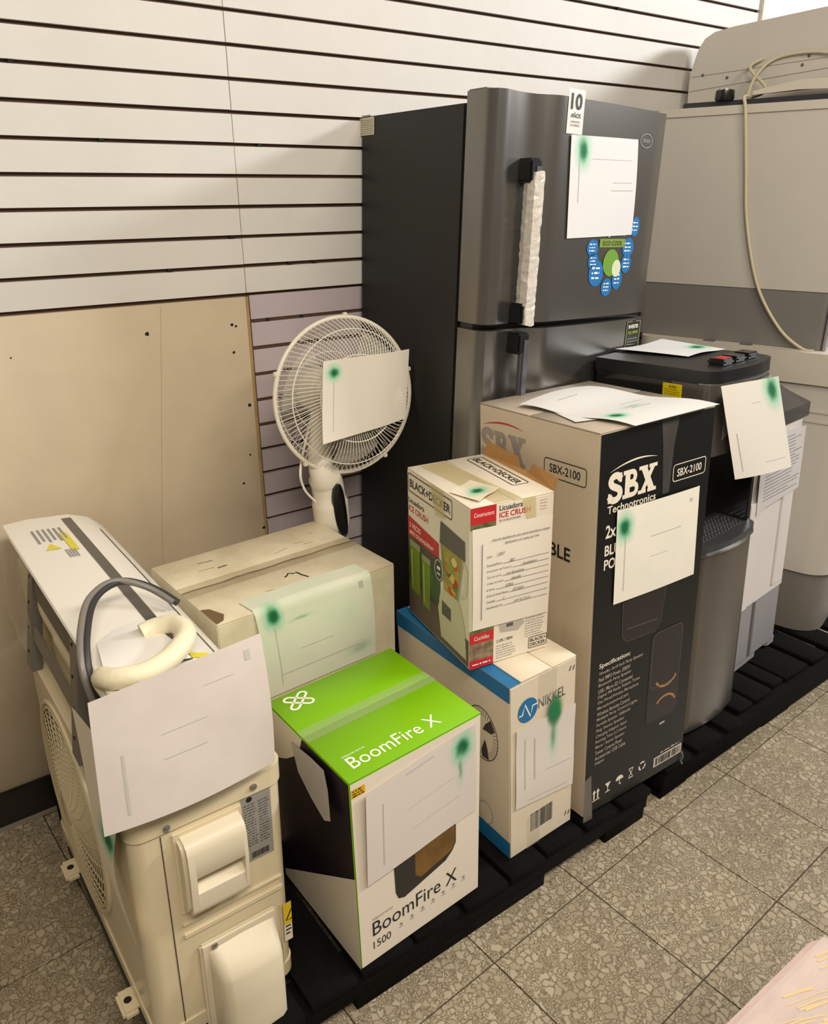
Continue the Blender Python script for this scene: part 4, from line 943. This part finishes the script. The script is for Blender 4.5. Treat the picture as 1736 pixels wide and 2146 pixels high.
# ------------------------------------------------------------------ pedestal fan
C0 = Vector((1.101, -.27, 1.140)); tocam = (Vector((0, -2.094, 1.6545))-C0).normalized()
ax = (tocam*.84 + rt*.52 - up*.10).normalized()
fan = thing('pedestal_fan', 'white pedestal fan with round wire cage beside the black refrigerator', 'fan', (1.045, -.262, PT))
o_ = fan.location.copy(); C = C0-Vector(o_)
e1 = ax.cross(Vector((0, 0, 1))).normalized(); e2 = e1.cross(ax).normalized()
m_fw = mat('fan_white', 'e0d9c8', .35, coat=.15); m_wire = mat('fan_wire', 'e8e2d4', .4)
RR = .211
def fp(r, a, z): return C+e1*r*math.cos(a)+e2*r*math.sin(a)+ax*z
def cagemesh(name, sgn, depth, twist):
    vs, fs = [], []; N = 96
    for k in range(N):
        a = 2*math.pi*k/N; pts = []
        for t in range(9):
            q = t/8; r = RR*(.20+.80*q) if q < .86 else RR*(.20+.80*q); z = sgn*(depth*(1-max(0, (q-.35)/.65)**2.6))
            pts.append(fp(r, a+twist*(1-q), z))
        cage_tube(vs, fs, pts, .0010, 4)
    for q in (.20, .55, .86):
        r = RR*q; qq = (q-.2)/.8; z = sgn*(depth*(1-max(0, (qq-.35)/.65)**2.6)); cage_tube(vs, fs, [fp(r, 2*math.pi*i/56, z) for i in range(56)], .0016, 4, True)
    return mobj(name, vs, fs, m_wire, fan)
cagemesh('front_grille', 1, .075, .35); cagemesh('rear_grille', -1, .085, -.35)
vs, fs = [], []; cage_tube(vs, fs, [fp(RR, 2*math.pi*i/64, 0) for i in range(64)], .0062, 8, True); shade(mobj('cage_rim', vs, fs, m_fw, fan), 80)
for k in range(5):
    a = 2*math.pi*k/5+.4; v = fp(RR+.006, a, 0); box('rim_clip', tuple(v-Vector((.006, .006, .006))), tuple(v+Vector((.006, .006, .006))), m_fw, fan, .002)
lathe('grille_badge', [(.044, 0), (.044, .004), (.036, .008)], m_fw, fan, 28, tuple(C+ax*.073), tuple(ax))
m_blade = mat('fan_blade', 'd8d2c4', .3, alpha=.4)
for k in range(3):
    A = 2*math.pi*k/3+.2; vs = []
    for i in range(7):
        for j in range(7):
            r = .03+.155*i/6; a = A+(-.25+.95*j/6)*(.6+.5*i/6); vs.append(fp(r, a, -.018+.045*j/6))
    shade(mobj('blade', vs, [(i*7+j, i*7+j+1, (i+1)*7+j+1, (i+1)*7+j) for i in range(6) for j in range(6)], m_blade, fan), 60)
lathe('blade_hub', [(.032, -.03), (.034, .01), (.022, .028)], m_fw, fan, 20, tuple(C), tuple(ax))
lathe('motor_housing', [(.045, 0), (.062, .012), (.066, .05), (.060, .095), (.038, .125), (.015, .135)], m_fw, fan, 28, tuple(C-ax*.085), tuple(-ax))
mb = C-ax*.14
nk0 = mb+Vector((0, 0, -.05)); nk1 = Vector((.010, 0.0, .90-PT)); nk2 = Vector((.0, .0, .74-PT))
# control body: flat rounded column with a black oval panel, tapering upward
spine = [nk2+Vector((.0, 0, -.02)), nk2+Vector((.0, 0, .02)), nk2+Vector((-.004, .0, .09)), nk2+Vector((-.012, .0, .16)), Vector((-.030, .0, .96-PT)), Vector((nk0.x-.0, nk0.y, nk0.z))]
tube('control_body', spline(spine, 5), [.030]*2+[.044]*4+[.052]*6+[.046]*6+[.034]*8, m_fw, fan, 16)
fc = (Vector((0, -2.094, 1.6545))-Vector(o_)-nk2); fc.z = 0; fc.normalize(); fr_ = Vector((-fc.y, fc.x, 0))
fcr = (fc*.80+fr_*.6).normalized(); side = Vector((-fcr.y, fcr.x, 0))
cp = nk2+Vector((-.006, 0, .090))+fcr*.055; tilt = Vector((-.10, 0, 1)).normalized()
vs = []
for k in range(28):
    a = 2*math.pi*k/28; vs.append(cp+side*.021*math.cos(a)+tilt*.082*math.copysign(abs(math.sin(a))**.8, math.sin(a))+fcr*(.004-.010*abs(math.cos(a))))
for k in range(28):
    vs.append(vs[k]-fcr*.02)
mobj('control_panel', vs, [tuple(range(28))]+[(i, 28+i, 28+(i+1) % 28, (i+1) % 28) for i in range(28)], m_dark, fan)
tube('pole', [Vector((0, 0, .03)), nk2], .015, m_fw, fan, 16)
fb_ = lathe('base', [(.043, 0), (.044, .010), (.040, .022), (.028, .034), (.019, .06)], m_fw, fan, 32)
for v_ in fb_.data.vertices: v_.co.y *= 2.4
lathe('adjusting_knob', [(.012, 0), (.013, .012), (.008, .016)], m_fw, fan, 14, tuple(nk2+Vector((-.03, -.01, .035))), (-1, -.4, 0))
tube('cord', spline([mb+Vector((-.03, 0, -.05)), Vector((-.09, 0, .97-PT)), Vector((-.085, 0, .90-PT)), Vector((-.05, 0, .85-PT)), Vector((-.03, .01, .82-PT))], 6), .0035, m_wire, fan, 6)

# ------------------------------------------------------------------ sheets of paper
def paper(label, S, mm, nu=14, nv=14, group=None, lines=(), name='paper_sheet'):
    """S(u, v) gives the world point of the sheet"""
    P = [[Vector(S(i/nu, j/nv)) for i in range(nu+1)] for j in range(nv+1)]
    c = sum((q for r in P for q in r), Vector())/((nu+1)*(nv+1))
    me = bpy.data.meshes.new(name); me.from_pydata([tuple(q-c) for r in P for q in r], [], [(j*(nu+1)+i, j*(nu+1)+i+1, (j+1)*(nu+1)+i+1, (j+1)*(nu+1)+i) for j in range(nv) for i in range(nu)])
    uvl = me.uv_layers.new(name='UVMap')
    for pl in me.polygons:
        for li in pl.loop_indices:
            vi = me.loops[li].vertex_index; uvl.data[li].uv = ((vi % (nu+1))/nu, (vi//(nu+1))/nv)
    me.materials.append(mm); me.polygons.foreach_set('use_smooth', [True]*len(me.polygons))
    o = link(name, me); o.location = c; tag(o, label, 'paper', group)
    if lines:
        vs, fs = [], []
        for (u0, v0, u1, v1) in lines:
            n = 8; b = len(vs)
            for k in range(n+1):
                t = k/n
                if abs(u1-u0) > abs(v1-v0): a, bb = (u0+(u1-u0)*t, v0), (u0+(u1-u0)*t, v1)
                else: a, bb = (u0, v0+(v1-v0)*t), (u1, v0+(v1-v0)*t)
                for q in (a, bb):
                    pu = Vector(S(*q)); du_ = Vector(S(min(1, q[0]+.01), q[1]))-Vector(S(max(0, q[0]-.01), q[1])); dv_ = Vector(S(q[0], min(1, q[1]+.01)))-Vector(S(q[0], max(0, q[1]-.01)))
                    nn = du_.cross(dv_).normalized(); vs.append(pu+nn*.0007-c)
            for k in range(n): fs.append((b+2*k, b+2*k+1, b+2*k+3, b+2*k+2))
        q_ = mobj('printed_lines', vs, fs, m_plines, o); q_['kind'] = 'stuff'
    return o
m_plines = mat('print_show_through', 'bfbbb6', .8)
def quad(bl, br, tr, tl, f=None):
    bl, br, tr, tl = map(Vector, (bl, br, tr, tl)); nrm = (br-bl).cross(tl-bl).normalized()
    def S(u, v):
        p = bl*(1-u)*(1-v)+br*u*(1-v)+tr*u*v+tl*(1-u)*v
        return p+(nrm*f(u, v) if f else Vector())
    return S
def on(e, *pts): M_ = TM(e); return [M_ @ Vector(q) for q in pts]
LN = ((.10, .12, .115, .72),)
def faint(seed, n=4):
    R = random.Random(seed); return LN+tuple((R.uniform(.3, .5), v, R.uniform(.6, .9), v+.006) for v in [R.uniform(.15, .85) for _ in range(n)])
# refrigerator door
MF = TM(fr)
def Sf(u, v):
    x = (.258-.016*v)+(.282-.004*v)*u; z = (1.417+.010*u)*(1-v)+(1.660+.008*u)*v
    return MF @ Vector((x, dy(x)-.004-.004*math.sin(3*v)*u, z))
S = Sf
paper('white sheet with green spray spot taped to refrigerator door', S, paper_mat('paper_fridge', 'd8d7d8', ((.17, .86, .055, .10, .9),)), lines=((.12, .35, .13, .78), (.62, .55, .92, .556), (.60, .47, .95, .476), (.3, .78, .9, .784)))
# fan cage
S = quad((0.9654, -0.3588, 1.051), (1.2476, -0.3637, 1.0717), (1.2752, -0.346, 1.2593), (0.9958, -0.3392, 1.2595), f=lambda u, v: .002-.055*max(0, u-.62)**1.5*1.6+.012*(1-v)**3*(1-u)**2)
paper('white sheet with round green spot hung on the fan cage', S, paper_mat('paper_fan', 'dbd3c6', ((.115, .84, .04, .055, 1),)), lines=((.115, .12, .124, .72),))
# tall speaker carton
S = quad(*on(sb, (.068, -.002, .6065), (.370, -.002, .600), (.361, -.002, .845), (.064, -.002, .849)), f=lambda u, v: .001+.003*math.sin(3*u))
paper('white sheet with green spray on the black carton front', S, paper_mat('paper_sbx', 'e9e2d3', ((.09, .80, .05, .085, 1),), tint='e2dfcf'), lines=((.10, .12, .108, .70), (.40, .62, .78, .628), (.40, .40, .62, .405), (.88, .86, .91, .90)))
hS = 1.0433
S = quad(*on(sb, (.085, -.022, hS+.002), (.385, -.02, hS+.003), (.305, .33, hS+.006), (.030, .30, hS+.004)), f=lambda u, v: .004+.010*math.sin(3.1*u)*v+(.004*math.sin(9*v)))
paper('white sheet with green spray lying on tall carton top', S, paper_mat('paper_sbxtop', 'd9d7d4', ((.14, .25, .05, .045, 1), (.5, .35, .1, .03, .2))), lines=((.25, .8, .5, .81), (.5, .45, .8, .455), (.42, .3, .66, .306)))
S = quad(*on(sb, (.02, .095, hS+.0015), (.108, .07, hS+.0015), (.125, .19, hS+.0015), (.055, .215, hS+.0015)), f=lambda u, v: .0025)
paper('small blank white slip on tall carton top', S, paper_mat('paper_slip', 'd6d4d0'), 4, 4)
# blender carton: identification form and top sheet
wB = .2155
S = quad(*on(bk, (.006, -.002, .103), (.211, -.002, .100), (.213, -.002, .349), (.004, -.002, .352)), f=lambda u, v: .0008+.0015*math.sin(4*v))
fo = paper('white handwritten identification form on the blender carton', S, paper_mat('paper_form', 'e9dfd0'), 8, 8)
BMx = TM(bk); oc = fo.location.copy()
class FormF:
    def __call__(s, a, b, off=0): return BMx @ Vector((a, -.0053-off, b)) - oc
FF = FormF(); m_fi = mat('form_ink', '4a4744', .6); m_pen = mat('pen_blue', '6a7070', .6)
text('lettering', 'Hoja de identificación para electrodomésticos equipo', FF, .052, .316, .152, .0062, m_fi, fo, .012, slope=0)
text('lettering', 'destinados a la venta por lote', FF, .085, .304, .09, .0062, m_fi, fo, .012)
rows = ['Lote:', 'Encuesta/Marca:', 'Descripción del Producto:', 'Tipo de avería:', 'Código de tienda:', '# Serie:', 'Grado de Fecha Máxima:', 'Cantidad:', 'Identificado Por:']
hand = ['12007', 'B&D', 'licuadora', 'no funciona', 'tienda', '07856', '07/2024', '1', 'Jeff & Dana']
for k, s in enumerate(rows):
    z = .279-k*.0152-(.006 if k else 0)
    a = .040; wt = .0026*len(s); text('lettering', s, FF, a, z, wt, .0055, m_fi, fo)
    if k: decal('ruled_line', [rect(a+wt+.002, z-.0005, .205, z+.0003)], FF, m_fi, fo, .0005)
    text('handwriting', hand[k], FF, a+wt+.012+(k % 3)*.008, z+.0005, .0042*len(hand[k]), .0072, m_pen, fo, 0, .35, off=.0008)
decal('margin_line', [rect(.026, .128, .0285, .315)], FF, m_ink, fo, .0005)
S = quad(*on(bk, (.030, .012, .4045), (.112, .065, .4045), (.085, .15, .4045), (.004, .10, .4045)), f=lambda u, v: .001+.004*(1-v)*(1-v)+.002*math.sin(6*u))
paper('cream slip with green spray on the blender carton top', S, paper_mat('paper_bdtop', 'e3dac2', ((.5, .42, .20, .13, 1),)), 10, 10)
# fan carton front
S = quad(*on(nk, (.016, -.002, .150), (.210, -.002, .124), (.2115, -.002, .374), (.018, -.002, .386)), f=lambda u, v: .0012+.001*math.sin(7*v))
paper('white sheet with green drip on the blue-banded carton', S, paper_mat('paper_nk', 'dcd4c8', ((.62, .74, .045, .16, .4),)), lines=((.14, .22, .153, .85), (.3, .3, .32, .8), (.5, .35, .95, .36), (.2, .06, .9, .068)))
spray(front(), .140, .388, .036, .062, nk, .0045)
# lime-lidded carton front
S = quad(*on(gb, (.024, -.003, .232), (.322, -.003, .250), (.318, -.003, .490), (.030, -.003, .468)), f=lambda u, v: .0015+.03*max(0, .30-u)**1.6*(.6+.6*v)+.002*math.sin(6*u))
paper('white sheet with green spray on the BoomFire carton front', S, paper_mat('paper_gb', 'd9d0c6', ((.87, .83, .055, .09, 1), (.85, .60, .02, .10, .35))), lines=((.14, .12, .147, .80), (.35, .55, .8, .556), (.4, .30, .85, .307), (.35, .93, .60, .945)))
# draped over the old carton's edge
dS = .675
def Sd(u, v):
    t = v*.30; a = .083+(.405-.083)*u+(1-v)*.014*(1-u)+(1-v)*.012; M_ = TM(dt)
    if t > .235: q = (a, (t-.235)*.9+.0005, dS+.0035+.003*math.sin(4*u))
    else: q = (a, -.004-.012*math.sin(math.pi*(t/.235))*.6, dS-.235+t+.002)
    return M_ @ Vector(q)
paper('pale green tinted sheet draped over the stained carton edge', Sd, paper_mat('paper_dt', 'dfe1cd', ((.13, .70, .042, .065, 1), (.85, .14, .10, .05, .18), (.35, .62, .07, .012, .25)), tint='d3dfc6'), 14, 24, lines=((.12, .08, .127, .62), (.12, .17, .85, .178), (.3, .35, .6, .355), (.88, .68, .92, .74)))
# outdoor unit: large sheet hanging off the indoor unit's near end
Sq = quad((.171, -1.006, .705), (.476, -1.004, .700), (.478, -.986, .958), (.186, -1.000, .948), f=lambda u, v: .004+.018*math.sin(math.pi*min(1, u*.9+.1))*(1-v)**1.3+.012*(u**3)*math.sin(math.pi*v))
paper('large blank white sheet hanging off the indoor unit end', Sq, paper_mat('paper_ac', 'd6ccc4', tint='cfc5bd'), 16, 16, lines=((.13, .10, .145, .55), (.35, .58, .62, .586), (.35, .40, .6, .407), (.62, .80, .80, .805), (.88, .86, .915, .93)))
S = quad((.238, -.905, .905), (.375, -.93, .908), (.352, -.735, .906), (.262, -.752, .904), f=lambda u, v: .010+.012*u*(1-u)+.006*math.sin(4*v))
paper('crumpled blank sheet under the hose on the indoor unit', S, paper_mat('paper_iu', 'e3dfd8'), 8, 8)
# curling sheet on the grille side
Lb = spline([(0.192, -0.816, 0.831), (0.19, -0.828, 0.695), (0.188, -0.844, 0.526), (0.192, -0.984, 0.423)], 6)
Rb = spline([(0.196, -1.004, 0.867), (0.196, -0.999, 0.717), (0.186, -0.951, 0.565), (0.189, -1.015, 0.452)], 6)
def Sc(u, v):
    t = (1-v)*18; i = min(17, int(t)); f = t-i; a_ = Lb[i].lerp(Lb[i+1], f); b_ = Rb[i].lerp(Rb[i+1], f); return a_.lerp(b_, u)
paper('curling sheet with green spot hanging beside the fan grille', Sc, paper_mat('paper_acside', 'ece2cc', ((.72, .475, .22, .05, 1),)), 16, 16)
# dispenser
hD = 1.11
S = quad(*on(ds, (.135, .165, hD+.003), (.31, .155, hD+.003), (.335, .385, hD+.003), (.10, .385, hD+.004)), f=lambda u, v: .001+.003*math.sin(5*u+2*v))
paper('white printed sheet lying on the dispenser top', S, paper_mat('paper_dstop', 'd9d9d9', ((.86, .35, .10, .08, .9),)), lines=((.35, .45, .8, .452), (.35, .55, .75, .553), (.3, .66, .7, .663)))
P4 = [(1.8713, -0.9799, 0.936), (2.2241, -0.9454, 0.8928), (2.0436, -0.9575, 1.1897), (1.7301, -0.9885, 1.2116)]
S = quad(*P4, f=lambda u, v: .012+.02*(1-v)*u*(1-u)*2)
paper('white sheet with green spot hanging on the dispenser front', S, paper_mat('paper_ds', 'ded7ca', ((.84, .88, .08, .10, .95),)), lines=((.12, .08, .13, .5), (.45, .78, .6, .784), (.5, .13, .9, .137)))

# ------------------------------------------------------------------ wrapped goods in the near corner
wr = thing('wrapped_parcel', 'pinkish parcel wrapped in shiny plastic on the floor opposite', 'parcel', (.35, -2.35, 0))
m_wr = mat('wrapped_pink', 'd2b9ae', .25, coat=.8, var=.35, vscale=7, col2='b09a94', bump=.25, bscale=9, stretch=(1, 4, 1))
rbox('parcel_body', 0, .82, 0, .65, 0, .45, .05, m_wr, wr)
m_gold = mat('gold_streak_glint', 'dcbc62', .3, coat=.6)  # gold streaks, the many small ones painted as highlights on the plastic
R = random.Random(11); P = []
for k in range(120):
    a, b = R.uniform(.38, .76), R.uniform(.40, .63); l = R.uniform(.02, .12); P += stroke([(a, b), (a+l*.5, b-l*.15), (min(.80, a+l), b-l*.38)], R.uniform(.0014, .0045))
P2 = []
for k in range(0):
    a, b = R.uniform(.30, .78), R.uniform(.25, .62); l = R.uniform(.02, .10); P += stroke([(a, b), (a+l*.5, b-l*.25), (min(.80, a+l), b-l*.6)], R.uniform(.003, .008))
decal('gold_streaks', P, top(.45), m_gold, wr, .0012)['kind'] = 'stuff'
vs, fs = [], []; nx, ny = 24, 18; R = random.Random(4)
for j in range(ny+1):
    for i in range(nx+1): vs.append((.01+.80*i/nx, .01+.63*j/ny, .4525+R.uniform(0, .003)))
for j in range(ny):
    for i in range(nx): fs.append((j*(nx+1)+i, j*(nx+1)+i+1, (j+1)*(nx+1)+i+1, (j+1)*(nx+1)+i))
mobj('plastic_film', vs, fs, mat('film_clear2', 'fff6ee', .12, alpha=.25, coat=1), wr)
